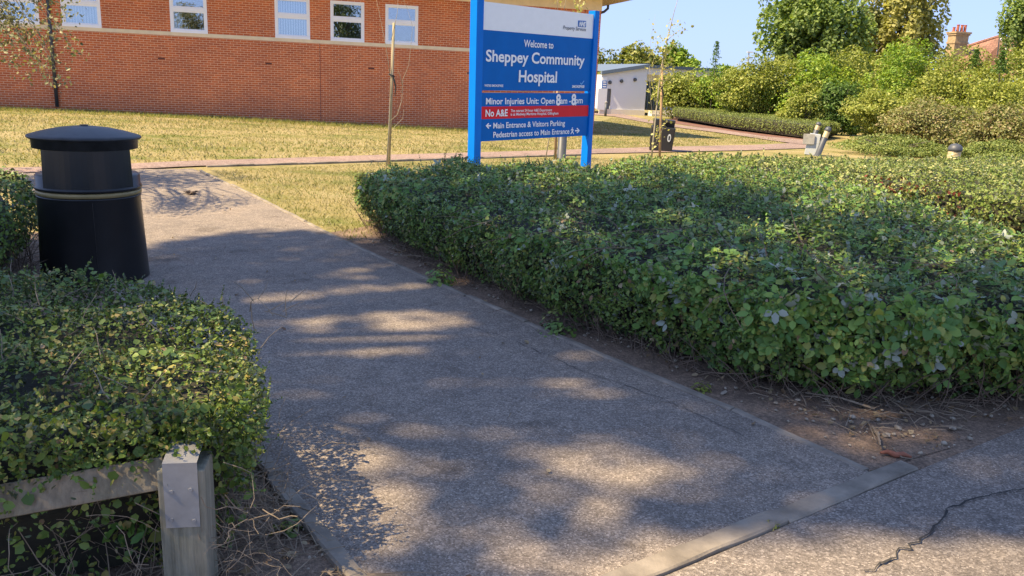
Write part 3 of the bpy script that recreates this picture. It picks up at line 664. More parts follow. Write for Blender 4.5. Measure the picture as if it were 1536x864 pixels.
for _ in range(60):                                                  # long arching canes over the top and face
    i = RN.randrange(1, 8); a = Vector(FH[i]).lerp(Vector(FH[i + 1]), RN.random()); c = Vector((1.6, 6.6)); p = a.lerp(c, RN.uniform(.0, .35))
    v = Vector((RN.uniform(-1, 1), RN.uniform(-1, 1), RN.uniform(-.05, .25))).normalized(); q = Vector((p.x, p.y, RN.uniform(.5, .63))); pts = [q]
    for k in range(4): v = (v + Vector((RN.uniform(-.3, .3), RN.uniform(-.3, .3), -.1))).normalized(); pts.append(pts[-1] + v * RN.uniform(.08, .17))
    mb.tube(pts, [.003, .003, .0025, .002, .0012], 4, False)
mb.build('twigs', MAT['twig'], fh)
# --- sunlit hedge behind it
bh = thing('hedge', 'sunlit low clipped hedge with pale leaves, behind the shaded hedge and around the dome light', 'hedge')
BH = [(.9, 9.75), (2.2, 10.2), (3.6, 10.0), (4.05, 9.3), (5.2, 8.7), (8, 8.4), (11, 10), (14.5, 15.2), (11, 15.1), (8.9, 14.6), (6.2, 13.4), (4.1, 12.3), (2.3, 11.3)]
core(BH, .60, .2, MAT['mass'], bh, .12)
P, N = hedge_surface(BH, .60, 70000, rng, .3, .12, .07, 9, .15)
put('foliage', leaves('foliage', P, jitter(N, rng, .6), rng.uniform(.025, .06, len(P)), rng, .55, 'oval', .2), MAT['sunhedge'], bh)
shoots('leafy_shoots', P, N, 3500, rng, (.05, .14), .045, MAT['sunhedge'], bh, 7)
k = (np.linalg.norm(P[:, :2] - np.array([4.3, 9.0]), axis=1) < .6) & (rng.uniform(size=len(P)) < .22)
put('red_foliage', leaves('red_foliage', P[k] + N[k] * .02, jitter(N[k], rng, .7), rng.uniform(.03, .06, k.sum()), rng, .55, 'oval', .2), MAT['redleaf'], bh)
# --- near hedge on the left, with the rail in front
nh = thing('hedge', 'leafy near hedge spilling over the timber rail and post, left of the path', 'hedge')
NH = [(-.73, 2.22), (-.76, 2.45), (-.92, 2.85), (-1.15, 3.18), (-1.6, 3.42), (-2.4, 3.5), (-3.6, 3.3), (-3.6, 1.5), (-2.2, 1.63), (-1.3, 1.86), (-.95, 2.02)]
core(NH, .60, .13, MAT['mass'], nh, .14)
P, N = hedge_surface(NH, .60, 62000, rng, .5, .11, .075, 15, .09, .13, .05)
k = ~((P[:, 1] < 2.32) & (P[:, 0] < -.95) & (P[:, 2] < .37) & (rng.uniform(size=len(P)) < .62)) & ~((P[:, 0] > -.96) & (P[:, 1] < 2.6) & (P[:, 2] < .27) & (rng.uniform(size=len(P)) < .8)); P, N = P[k], N[k]
sel = rng.uniform(size=len(P)) < .16
put('small_foliage', leaves('small_foliage', P[~sel], jitter(N[~sel], rng, .75), rng.uniform(.010, .021, (~sel).sum()), rng, .52, 'oval', .2), MAT['nearleaf'], nh)
shoots('leafy_shoots', P, N, 3600, rng, (.035, .10), .017, MAT['nearleaf'], nh, 9)
k = (P[:, 1] < 2.35) & (P[:, 2] > .3) & (P[:, 2] < .56)
shoots('hanging_shoots', P[k] + np.array([0, 0, .06]), N[k], 620, rng, (.07, .18), .02, MAT['nearleaf'], nh, 10, .55, -.55)
pt_ = np.c_[rng.uniform(-1.0, -.82, 90), rng.uniform(2.08, 2.22, 90), rng.uniform(.44, .52, 90)]; pn_ = np.tile([0.1, -.7, .4], (90, 1))
shoots('post_shoots', pt_, pn_, 120, rng, (.04, .11), .02, MAT['nearleaf'], nh, 9, .55, .1)
k = rng.uniform(size=len(P)) < .012
put('dead_leaves', leaves('dead_leaves', P[k] + N[k] * .015, jitter(N[k], rng, .6), rng.uniform(.012, .026, k.sum()), rng, .6, 'oval', .3), MAT['deadleaf'], nh)
put('broad_foliage', leaves('broad_foliage', P[sel] + N[sel] * .012, jitter(N[sel] + np.array([0, 0, .4]), rng, .5), rng.uniform(.018, .036, sel.sum()), rng, .75, 'oval', .15), MAT['nearleaf'], nh)
mb = MB(); segs = [(NH[8], NH[9]), (NH[9], NH[10]), (NH[10], NH[0]), (NH[0], NH[1]), (NH[1], NH[2]), (NH[2], NH[3])]; twigs(mb, segs, 240, RN, (.0008, .0026), (.15, .42), .15, .12)
for _ in range(70):
    x = RN.uniform(-2.4, -.85); y = RN.uniform(2.1, 3.3)
    v = Vector((RN.uniform(-.6, .6), RN.uniform(-.6, .6), RN.uniform(.15, .7))).normalized(); pts = [Vector((x, y, .57))]
    for k in range(3): v = (v + Vector((RN.uniform(-.3, .3), RN.uniform(-.3, .3), -.05))).normalized(); pts.append(pts[-1] + v * RN.uniform(.025, .05))
    mb.tube(pts, [.0022, .002, .0015, .0008], 4, False)
for _ in range(280):                                                # dry tangle right of the post and in the hollow under the rail
    if RN.random() < .6: q = Vector((RN.uniform(-.9, -.66), RN.uniform(2.0, 2.55), RN.uniform(.01, .3)))
    else: q = Vector((RN.uniform(-1.9, -.98), RN.uniform(1.9, 2.12), RN.uniform(.02, .34)))
    v = Vector((RN.uniform(-1, 1), RN.uniform(-1, 1), RN.uniform(-.6, .8))).normalized(); pts = [q]
    for k in range(5): v = (v + Vector((RN.uniform(-.6, .6), RN.uniform(-.6, .6), RN.uniform(-.6, .5)))).normalized(); pts.append(pts[-1] + v * RN.uniform(.02, .055)); pts[-1].z = max(.01, pts[-1].z)
    mb.tube(pts, RN.uniform(.0005, .0015), 4, False)
mb.build('twigs', MAT['drytwig'], nh)
# --- shaded hedge left of the bin
lh = thing('hedge', 'dark shaded hedge at the left edge, beside the black litter bin', 'hedge')
LH = [(-3.12, 4.6), (-3.3, 5.35), (-3.55, 6.0), (-4.2, 6.9), (-6.5, 6.9), (-7, 4.4), (-4.5, 3.9)]
core(LH, .62, .16, MAT['mass'], lh, .14)
P, N = hedge_surface(LH, .62, 22000, rng, .5, .1, .05, 25, .12)
put('foliage', leaves('foliage', P, jitter(N, rng, .7), rng.uniform(.02, .045, len(P)), rng, .5, 'oval', .2), MAT['coto'], lh)
mb = MB(); twigs(mb, [(LH[0], LH[1]), (LH[1], LH[2]), (LH[2], LH[3])], 120, RN, (.0015, .004), (.2, .45), .3, .15); mb.build('twigs', MAT['twig'], lh)

# ------------------------------------------------------------------ timber rail and post, left front
pf = thing('timber_rail', 'weathered timber knee rail and post with a galvanised plate, under the near hedge', 'fence', (-.893, 2.08, 0))
PROT = R(10)
pm = Matrix.Rotation(PROT, 4, 'Z')
MB().box(-.062, .062, -.062, .062, -.3, .43, pm).build('post', MAT['wood'], pf, bevel=.006)
pl = MB(); pl.box(-.045, .045, -.0665, -.0635, .26, .455, pm)
pl.add([pm @ Vector(q) for q in ((-.045, -.0665, .455), (.045, -.0665, .455), (.045, .055, .475), (-.045, .055, .475))], [(0, 1, 2, 3)])
plo = pl.build('metal_plate', MAT['steel'], pf)
sc = MB()
for x, z in ((-.025, .37), (.025, .375), (-.03, .285), (.03, .28)):
    c = pm @ Vector((x, -.0665, z)); d = pm @ Vector((0, -1, 0)); sc.tube([c, c + d * .0035], [.006, .005], 8)
sc.build('screw', MAT['steel'], plo)
a = at(250, 708, .40) - Vector((-.905, 2.08, 0)); rd = Vector((-.52, -.19, -.045)).normalized(); rn_ = Vector((-rd.y, rd.x, 0))
st_ = Vector((-.055, .0, .392)); rl = MB(); ry_ = Vector((rd.y, -rd.x, 0)).normalized(); fm = Matrix((rd, ry_, rd.cross(ry_))).transposed().to_4x4(); fm.translation = st_
rl.box(0, 2.2, -.045, .045, -.045, .045, fm @ Matrix.Rotation(R(25), 4, 'X')).build('rail', MAT['rail'], pf, bevel=.008)

# ------------------------------------------------------------------ black litter bin by the path
bx_ = far(138, 330, 5.66).x
KB = .885
lbn = thing('litter_bin', 'large round black litter bin with a domed lid and faded gold band', 'litter bin', (bx_, 5.66, 0))
MB().lathe([(r0 * KB, z0) for r0, z0 in [(.392, 0), (.396, .02), (.394, .05), (.368, .585), (.374, .60), (.374, .61)]], 48).build('body', MAT['bin'], lbn, True)
MB().lathe([(r0 * KB, z0) for r0, z0 in [(.372, .613), (.378, .618), (.378, .640), (.372, .645)]], 48).build('gold_band', MAT['gold'], lbn, True)
MB().lathe([(r0 * KB, z0) for r0, z0 in [(.374, .648), (.383, .655), (.383, .668), (.372, .678), (.371, .742), (.360, .752), (.20, .756)]], 48).build('collar', MAT['bin'], lbn, True)
dirc = Vector((-bx_, -5.66)).normalized(); a0 = math.atan2(dirc.y, dirc.x)
for c_ in (a0, a0 + math.pi):                                        # front and back of the hood, open at the sides
    mb = MB(); n = 18; hs_ = R(55); vv = []
    for k in range(n + 1):
        a = c_ - hs_ + 2 * hs_ * k / n; ca, sa = math.cos(a), math.sin(a)
        for r0, z in ((.376, .672), (.367, .97), (.345, .97), (.350, .672)): vv.append((r0 * KB * ca, r0 * KB * sa, z))
    mb.v = vv
    for k in range(n):
        for e in range(4): mb.f.append((k * 4 + e, (k + 1) * 4 + e, (k + 1) * 4 + (e + 1) % 4, k * 4 + (e + 1) % 4))
    mb.f.append((3, 2, 1, 0)); mb.f.append((n * 4, n * 4 + 1, n * 4 + 2, n * 4 + 3)); mb.build('hood_panel', MAT['bin'], lbn)
sd = Vector((-dirc.y, dirc.x)); q0 = dirc + sd * .03
MB().tube([(q0.x * .3945 * KB, q0.y * .3945 * KB, .05), (q0.x * .3685 * KB, q0.y * .3685 * KB, .585)], .003, 6).build('seam', MAT['bin'], lbn)
MB().lathe([(r0 * KB, z0) for r0, z0 in [(.335, .925), (.372, .928), (.374, .985), (.392, .99), (.402, .997), (.403, 1.006), (.395, 1.013), (.37, 1.02), (.285, 1.042), (.18, 1.062), (.08, 1.072), (.03, 1.074), (.028, 1.082), (.001, 1.084)]], 56).build('lid', MAT['binlid'], lbn, True)

# ------------------------------------------------------------------ trees: trunk, limbs and crown
def crown_points(lobes, n, rng, clump=.38, nclump=26, fill=.35):
    vol = np.array([l[1][0] * l[1][1] * l[1][2] for l in lobes]) ** (2 / 3); vol /= vol.sum(); P = []; N = []
    for (c, r_), w in zip(lobes, vol):
        k = max(60, int(n * w)); nc = max(6, nclump); r_ = np.array(r_)
        d = unit(rng.normal(size=(nc, 3)) + np.array([0, 0, .12]))
        cc = np.array(c) + d * r_ * rng.uniform(.5, .92, (nc, 1)); cr = clump * rng.uniform(.6, 1.4, nc)
        i = rng.integers(0, nc, k); q = unit(rng.normal(size=(k, 3)) + .55 * d[i] + np.array([0, 0, .25]))
        rad = cr[i] * (1 - fill * rng.exponential(.5, k)).clip(.05, 1.12); P.append(cc[i] + q * rad[:, None] * r_); N.append(.7 * q + .25 * d[i] + np.array([0, 0, .75]))
    return np.concatenate(P), unit(np.concatenate(N))
def tree(name, label, cat, base, h, lobes, n, ls, m, trunk_r=.2, seed=0, group=None, aspect=.6, barkm='bark', clump=.38, nclump=26, kind='oval', nodes=3, jit=.55, keep=None):
    rg = np.random.default_rng(seed); rn = random.Random(seed)
    t = thing(name, label, cat, base, group=group); b = Vector(base)
    P, N = crown_points([((c[0], c[1], c[2]), r_) for c, r_ in lobes], n, rg, clump, nclump)
    if keep is not None: k_ = keep(P); P, N = P[k_], N[k_]
    put('crown', leaves('crown', P, jitter(N, rg, jit), rg.uniform(ls * .7, ls * 1.35, len(P)), rg, aspect, kind, .15), m, t)
    mb = MB(); top = Vector((rn.uniform(-.2, .2), rn.uniform(-.2, .2), h * .62))
    mb.tube([(0, 0, -.3), (0, 0, 0), top * .4 + Vector((.05, 0, 0)), top * .75, top], [trunk_r * 1.3, trunk_r, trunk_r * .8, trunk_r * .6, trunk_r * .35], 8)
    for c, r_ in lobes:
        c = Vector(c)
        for _ in range(nodes):
            s0 = top * rn.uniform(.35, .95); e = c + Vector((rn.uniform(-.6, .6) * r_[0], rn.uniform(-.6, .6) * r_[1], rn.uniform(-.3, .7) * r_[2])); md = s0.lerp(e, .5) + Vector((0, 0, rn.uniform(0, .15) * h * .3))
            mb.tube([s0, md, e], [trunk_r * .4, trunk_r * .25, trunk_r * .06], 5)
    mb.build('trunk', MAT[barkm], t, True); return t
def lob(rn, cx, cy, cz, rx, ry, rz, k):
    out = [((cx, cy, cz), (rx * .72, ry * .72, rz * .72))]
    for i in range(k):
        a = 6.28 * i / k + rn.uniform(-.4, .4); e = rn.uniform(-.45, .8)
        out.append(((cx + rx * .55 * math.cos(a) * math.cos(e), cy + ry * .55 * math.sin(a) * math.cos(e), cz + rz * .62 * math.sin(e)), tuple(v * rn.uniform(.38, .58) for v in (rx, ry, rz))))
    return out
rn = random.Random(3)
# the canopy's outline and the gaps in it, found from where the sun comes through to the ground
def canopy_keep(P):
    sd_ = np.array(sun_dir[:]); g_ = np.random.default_rng(4)
    Q = P - sd_[None] * ((P[:, 2] - .3) / sd_[2])[:, None]; Q = Q[:, :2] + np.c_[wob(P, 2.6, 91), wob(P, 2.6, 92)] * .14 + np.c_[wob(P, 7, 93), wob(P, 7, 94)] * .12 + g_.normal(size=(len(P), 2)) * .05
    out = [at(170, 380, 0), at(240, 362, 0), at(330, 349, 0), at(430, 350, 0), at(525, 366, 0), at(590, 250, .6), at(740, 243, .6), at(905, 252, .6), at(1060, 263, .6), at(1185, 274, .6), at(1340, 296, .6), at(1536, 350, .6), at(1640, 420, .6), at(1640, 720, 0), at(1536, 800, 0), at(1250, 815, 0), at(1010, 800, 0), at(900, 822, 0), at(760, 846, 0), at(640, 820, 0), at(620, 900, 0), Vector((-1.2, .6, 0)), Vector((-4, 0, 0)), Vector((-7, 3, 0)), Vector((-6, 6.6, 0))]
    out = [(p.x - .3 * p.z * 0, p.y) for p in out]; k = pip(Q, out)
    gaps = [(560, 437, 62, 9, 0), (470, 378, 40, 5, 0), (645, 491, 62, 11, 0), (615, 466, 45, 7, 0), (450, 497, 46, 13, 0), (440, 458, 42, 8, 0), (490, 532, 66, 13, 0), (560, 512, 40, 8, 0), (430, 548, 30, 9, 0), (548, 672, 26, 16, 0), (700, 665, 66, 8, 0),
            (935, 659, 28, 6, 0), (855, 576, 34, 8, 0), (905, 540, 70, 12, 0), (945, 708, 82, 22, 0), (1105, 695, 62, 18, 0), (1010, 590, 50, 9, 0), (640, 750, 28, 8, 0), (560, 610, 20, 7, 0), (1300, 655, 95, 22, 0), (1460, 705, 70, 13, 0), (760, 560, 30, 6, 0), (800, 640, 26, 6, 0), (390, 400, 20, 4, 0), (700, 425, 30, 6, 0), (1250, 770, 60, 12, 0),
            (812, 268, 72, 9, .58), (1190, 348, 90, 13, .58), (1010, 330, 40, 6, .58), (1290, 420, 30, 10, .58), (850, 300, 40, 6, .58), (700, 272, 30, 5, .58), (1420, 380, 40, 8, .58), (335, 560, 85, 105, .5), (310, 468, 62, 14, .58), (150, 490, 95, 22, .58), (60, 540, 60, 18, .58), (90, 455, 45, 9, .58), (240, 610, 40, 16, .55), (60, 600, 40, 16, .55), (880, 360, 30, 25, .45)]
    r8 = random.Random(44)
    for _ in range(85):
        y = r8.uniform(395, 800); x = r8.uniform(430 if y > 560 else 300, 560 + (y - 395) * 1.55 + 60); e = r8.uniform(.35, 1.0) * (y - 150) / 330; gaps.append((x, y, 20 * e, 6 * e, 0))
    for _ in range(16): gaps.append((r8.uniform(20, 400), r8.uniform(440, 640), r8.uniform(14, 34), r8.uniform(6, 16), .55))
    for _ in range(22): y = r8.uniform(270, 460); gaps.append((r8.uniform(620 + (y - 270) * 1.6, 1500), y, r8.uniform(12, 34), r8.uniform(3, 8), .58))
    for cx, cy, rx_, ry_, z in gaps:
        c = at(cx, cy, z); u = at(cx + rx_, cy, z) - c; v = at(cx, cy - ry_, z) - c; u = u * (1 + .07 / u.length); v = v * (1 + .075 / v.length); sh = np.array([c.x, c.y]) - sd_[:2] / sd_[2] * (z - .3) ; D = Q - sh
        det = u.x * v.y - u.y * v.x; a = (D[:, 0] * v.y - D[:, 1] * v.x) / det; b = (u.x * D[:, 1] - u.y * D[:, 0]) / det
        k &= ~((a * a + b * b < 1.0) & (g_.uniform(size=len(Q)) < .87))
    return k
# out of view on the left: the tree whose canopy shades the path
st_ = tree('shade_tree', 'broad leafy tree left of the camera whose canopy shades the path', 'tree', (-10.6, 1.3, 0), 18, lob(rn, .75, -.1, 13.3, 4.9, 4.7, 2.9, 12), 62000, .13, SH['shade'], .34, 31, clump=.36, nclump=34,
    keep=lambda P: canopy_keep(P + np.array([-10.6, 1.3, 0])))
tree('roadside_tree', 'tree behind the camera mirrored in the hospital windows', 'tree', (7.2, -10, 0), 9, lob(rn, 0, 0, 5.2, 2.8, 2.8, 3.6, 7), 6000, .2, SH['shade'], .25, 33, kind='rhomb')
# small tree at the left edge with the hanging branch
st = tree('small_tree', 'small tree at the left edge with a grey-leaved branch hanging into view', 'tree', (-8.2, 9.3, 0), 5.5, [((.5, .3, 3.3), (1.1, 1.0, .8)), ((-.8, 0, 3.8), (1.2, 1.2, 1.0)), ((.2, .9, 4.0), (1.0, .9, .8))], 8500, .07, SH['silver'], .11, 35, clump=.45)
mb = MB(); PP = []; NN = []
rb_ = random.Random(9); rg = np.random.default_rng(9)
tips = [((20, 95), 8.0), ((70, 75), 8.2), ((100, 60), 8.3), ((108, 68), 8.2), ((85, 95), 8.0), ((75, 112), 7.9), ((45, 85), 8.0), ((10, 60), 8.2), ((30, 40), 8.4), ((60, 50), 8.4), ((110, 5), 8.6), ((70, 8), 8.7), ((85, 105), 7.9), ((25, 70), 8.0), ((5, 75), 7.9), ((95, 12), 8.5), ((40, 65), 8.2), ((55, 88), 8.1), ((0, 40), 8.1), ((15, 20), 8.4)]
root_ = Vector((-6.6, 9.2, 3.2)); org = Vector((-8.2, 9.3, 0))
for (q, Y) in tips:
    e = far(q[0], q[1], Y); s0 = root_ + Vector((rb_.uniform(-.3, .3), rb_.uniform(-.3, .3), rb_.uniform(-.3, .4))); m1 = s0.lerp(e, .45) + Vector((0, 0, .12)); m2 = s0.lerp(e, .75) + Vector((0, 0, .1))
    pts = [s0 - org, m1 - org, m2 - org, e - org]; mb.tube(pts, [.012, .007, .004, .002], 5, False)
    for k in range(150):
        t = rb_.uniform(.38, 1.05); p = (m1.lerp(m2, (t - .38) / .37) if t < .75 else m2.lerp(e, (t - .75) / .25)) - org
        PP.append(p + Vector((rb_.gauss(0, .06), rb_.gauss(0, .06), rb_.gauss(-.02, .05)))); NN.append((rb_.gauss(0, .7), rb_.gauss(0, .7) - .3, .5))
mb.build('hanging_branch', MAT['bark'], st)
PP = np.array([p[:] for p in PP]); NN = np.array(NN)
put('branch_leaves', leaves('branch_leaves', PP, NN, rg.uniform(.026, .052, len(PP)), rg, .5, 'oval', .2), SH['silver'], st)

# trees on the skyline
def tree_px(name, label, px, Y, ptop, pbot, pw, n, ls, m, seed, k=7, group=None, depth=.9, **kw):
    c = far(px, (ptop + pbot) / 2, Y); g = gz(c.x, Y); sc_ = Y / F * 1.0; rx = pw / 2 * sc_; rz = (pbot - ptop) / 2 * sc_
    rr = random.Random(seed); tp = far(px, ptop, Y).z - g
    return tree(name, label, 'tree', (c.x, Y, g), max(3, tp), lob(rr, 0, 0, c.z - g, rx * 1.05, rx * depth, rz * 1.05, k), n, ls, m, .25, seed, group, **kw)
tree_px('ash_tree', 'tall fresh green tree rising behind the shrub bank, left of the yellowish tree', 1219, 60, -42, 195, 166, 30000, .25, SH['ash'], 41, 9, clump=.33, jit=.6)
tree_px('sycamore_tree', 'tall yellowish thinner tree between the green tree and the chimney', 1346, 64, -70, 195, 150, 17000, .28, SH['syc'], 42, 9, clump=.30, jit=.6)
tree_px('birch_tree', 'fine-leaved green tree at the right edge, beyond the tiled roof', 1548, 50, -45, 150, 98, 15000, .16, SH['ash'], 43, 7, clump=.33, jit=.6)
for i, (px, pt, pb, pw, sd_) in enumerate(((905, 72, 170, 80, 44), (965, 68, 140, 95, 45), (1022, 72, 140, 62, 46))):
    tree_px('woodland_tree', ('dense tree behind the left end of the white building', 'broad dense tree behind the middle of the white building', 'darker tree behind the right end of the white building')[i], px, 96, pt, pb, pw, 7000, .36, SH['wood'] if i < 2 else SH['green'], sd_, 6, 'trees behind the white building', kind='rhomb', jit=.6)

# shrub bank on the right
def shrub(name, label, px, Y, ptop, pbot, pw, m, n, ls, seed, k=6, group=None, depth=.7, aspect=.6, clump=.34):
    rg = np.random.default_rng(seed); rr = random.Random(seed); sc_ = Y / F; g0 = far(px, pbot, Y); tp = far(px, ptop, Y); rx = pw / 2 * sc_; g = gz(g0.x, Y); hh = tp.z - g
    t = thing(name, label, 'shrub', (g0.x, Y, g), group=group); z0 = 0
    L = [((0, 0, z0 + hh * .48), (rx * .85, rx * depth * .85, hh * .52))]
    for i in range(k):
        a = rr.uniform(0, 6.28); L.append(((rx * .55 * math.cos(a), rx * depth * .6 * math.sin(a), z0 + hh * rr.uniform(.15, .62)), (rx * rr.uniform(.4, .62), rx * depth * rr.uniform(.4, .6), hh * rr.uniform(.26, .4))))
    P, N = crown_points(L, int(n * 1.7), rg, clump, 30); kz = P[:, 2] > .05; P, N = P[kz], N[kz]
    put('foliage', leaves('foliage', P, jitter(N, rg, .6), rg.uniform(ls * .65, ls * 1.35, len(P)), rg, aspect, 'rhomb', .15), m, t)
    mb = MB()
    for i in range(14):
        a = rr.uniform(0, 6.28); e = Vector((rx * .6 * math.cos(a), rx * depth * .6 * math.sin(a), z0 + hh * rr.uniform(.4, .85))); mb.tube([(rr.uniform(-.2, .2), rr.uniform(-.2, .2), 0), e * .5 + Vector((0, 0, .1)), e], [.05, .03, .01], 5, False)
    mb.build('stems', MAT['bark'], t); return t
G_ = 'shrubs on the bank'
shrub('shrub', 'rounded pale green shrub at the left end of the bank, beside the white building', 1045, 58, 108, 180, 125, SH['yel'], 9000, .17, 51, group=G_)
shrub('shrub', 'mid green shrub behind the low path hedge, under the tall thin shoot', 1090, 57, 96, 185, 130, SH['green'], 9500, .17, 52, group=G_)
shrub('shrub', 'olive yellow shrub below the left side of the tall green tree', 1150, 50, 86, 195, 150, SH['yel'], 11000, .15, 53, group=G_)
shrub('shrub', 'leafy shrub below the right side of the tall green tree', 1205, 49, 78, 195, 140, SH['green'], 10000, .15, 64, group=G_)
shrub('shrub', 'dark green shrub in the middle of the bank, above the leaning light', 1250, 43, 116, 200, 86, SH['dark'], 8000, .12, 54, group=G_)
shrub('shrub', 'small bright green shrub left of the dark one, above the end of the path hedge', 1205, 43, 128, 202, 80, SH['yel'], 7000, .11, 65, group=G_)
shrub('shrub', 'bright yellow-green shrub with upright sprays, below the yellowish tree', 1272, 50, 66, 180, 170, SH['yel'], 12000, .15, 55, group=G_)
shrub('shrub', 'tall grey-green shrub right of the bright spray shrub', 1345, 46, 66, 195, 130, SH['green'], 10000, .14, 56, group=G_)
shrub('shrub', 'large yellow-green shrub in front of the tiled roof', 1430, 44, 74, 200, 185, SH['yel'], 14000, .13, 57, group=G_)
shrub('shrub', 'bright green shrub at the right edge, below the fine-leaved tree', 1525, 41, 62, 205, 160, SH['yel'], 13000, .13, 58, group=G_)
shrub('shrub', 'yellow-green shrub hiding the foot of the bank right of the leaning light', 1322, 38, 138, 216, 140, SH['yel'], 11000, .11, 59, group=G_)
shrub('shrub', 'yellow-green shrub above the bramble bushes, between the two brownish ones', 1465, 36, 116, 220, 180, SH['yel'], 12000, .11, 66, group=G_)
shrub('bramble_bush', 'brownish tangled bramble bush with bare stems, behind the dome light', 1400, 33, 150, 226, 160, SH['olive'], 12000, .095, 60, k=8)
shrub('bramble_bush', 'brownish bramble bush at the right edge with dark hollows', 1520, 29, 152, 235, 150, SH['olive'], 12000, .09, 61, k=7)
shrub('low_bush', 'low grey-green bush in front of the bramble, left of the dome light', 1335, 27, 204, 240, 175, SH['low'], 10000, .065, 62, k=6)
shrub('low_bush', 'low grey-green bush right of the dome light', 1495, 25, 212, 248, 140, SH['low'], 9000, .06, 63, k=6)
for i, (px, pt, pb, Y) in enumerate(((1073, 62, 112, 56), (1463, 74, 104, 43), (1503, 76, 100, 40.5))):
    c = far(px, (pt + pb) / 2, Y); tp = far(px, pt, Y); bt = far(px, pb, Y); rg = np.random.default_rng(70 + i); g = gz(c.x, Y)
    t = thing('shoot', ('tall thin leafy shoot standing above the left of the bank', 'short pointed shoot in front of the tiled roof', 'short pointed shoot below the fine-leaved tree')[i], 'shrub', (c.x, Y, g))
    n = 500; u = rg.uniform(0, 1, n); w = .22 * (1 - u * .8); w = w * Y / 45; P = np.c_[rg.normal(size=n) * w, rg.normal(size=n) * w, bt.z - g - .3 + u * (tp.z - bt.z + .3)]
    put('foliage', leaves('foliage', P, rg.normal(size=(n, 3)) + np.array([0, 0, .4]), rg.uniform(.1, .2, n), rg, .45, 'rhomb', .1), SH['dark'], t)
    MB().tube([(0, 0, 0), (.04, 0, (tp.z - g) * .6), (0, 0, tp.z - g)], [.04, .025, .006], 5).build('stem', MAT['bark'], t)

# low clipped hedge along the far path
def boxhedge(name, label, poly, h, n, ls, m, seed, z0):
    t = thing(name, label, 'hedge', (0, 0, z0)); rg = np.random.default_rng(seed)
    core(poly, h, .12, MAT['mass'], t, .1); P, N = hedge_surface(poly, h, n, rg, .5, .08, .05, seed, .1)
    put('foliage', leaves('foliage', P, jitter(N, rg, .6), rg.uniform(ls * .7, ls * 1.3, len(P)), rg, .6, 'rhomb', .15), m, t); return t
q = [at(1000, 181), at(1090, 196), at(1150, 203.5), at(1216, 212), at(1250, 207), at(1170, 195), at(1090, 186), at(1010, 176)]
boxhedge('hedge', 'long low clipped hedge beside the far path, below the shrub bank', [(p.x + .35, p.y + .2) for p in q], .68, 26000, .06, SH['low'], 81, -.38)
MAT['redsoil'] = plain('red_bark_mulch', (.17, .085, .06), .95, 0, .4, 8)
strip('soil', [at(1000, 184), at(1080, 195.3), at(1150, 205.8), at(1222, 212.5)], [at(1010, 176), at(1090, 187), at(1160, 196), at(1250, 206)], MAT['redsoil'], .012)

# ------------------------------------------------------------------ saplings, stakes
def sapling(label, base, main, twigs_, nleaf, m, barkm, ls=.05, seed=0, group=None, r0=.014):
    t = thing('sapling', label, 'tree', base, group=group); b = Vector(base); rr = random.Random(seed); rg = np.random.default_rng(seed); mb = MB()
    mb.tube([p - b for p in main], [r0 * (1 - .8 * i / (len(main) - 1)) for i in range(len(main))], 6)
    PP = []
    for tw in twigs_:
        mb.tube([p - b for p in tw], [.006 * (1 - .75 * i / (len(tw) - 1)) for i in range(len(tw))], 5)
        for _ in range(nleaf):
            i = rr.randrange(len(tw) - 1); p = tw[i].lerp(tw[i + 1], rr.random()) - b; PP.append((p.x + rr.gauss(0, .07), p.y + rr.gauss(0, .07), p.z + rr.gauss(0, .06)))
    mb.build('stem', MAT[barkm], t, True)
    if PP:
        PP = np.array(PP); put('foliage', leaves('foliage', PP, rg.normal(size=PP.shape) + np.array([0, -.3, .5]), rg.uniform(ls * .7, ls * 1.3, len(PP)), rg, .6, 'oval', .15), m, t)
    return t
def stake(label, p0, p1, r0, m, group=None, tie=None):
    t = thing('tree_stake', label, 'stake', p0, group=group); a = Vector(p0); b = Vector(p1)
    MB().tube([Vector((0, 0, -.2)), (b - a) * .5, b - a], [r0, r0, r0 * .95], 8).build('pole', MAT[m], t, True)
    if tie:
        c = Vector(tie) - a; mb = MB(); mb.tube([c + Vector((-.045, -.03, .02)), c + Vector((.02, -.05, .0)), c + Vector((.045, -.02, -.02))], .014, 6)
        mb.tube([c + Vector((.01, -.045, 0)), c + Vector((.05, -.05, -.1)), c + Vector((.075, -.05, -.2)), c + Vector((.06, -.05, -.36))], [.016, .018, .012, .006], 5); mb.build('tie', MAT['tie'], t)
    return t
Y = 14.9
b0 = at(583, 249)
stake('pale slender stake with a black tie on the lawn before the brick wall', b0, far(591, 34, b0.y), .024, 'stake', tie=far(588, 113, b0.y))
fy = lambda px, py, Y_=14.75: far(px, py, Y_)
sapling('bare dead sapling leaning beside the pale stake on the lawn', at(580, 250), [at(580, 250), fy(584, 180), fy(586, 120), fy(587, 60)],
        [[fy(584, 205), fy(592, 190), fy(604, 178), fy(606, 165)], [fy(585, 182), fy(596, 172), fy(603, 150), fy(604, 120), fy(613, 98), fy(616, 70), fy(619, 40), fy(610, 10), fy(600, -10)],
         [fy(603, 140), fy(604, 122)], [fy(604, 128), fy(599, 110), fy(597, 105)], [fy(586, 118), fy(579, 70), fy(569, 20), fy(563, -8)], [fy(587, 60), fy(596, 20), fy(597, -5)]], 0, SH['syc'], 'palebark', seed=5)
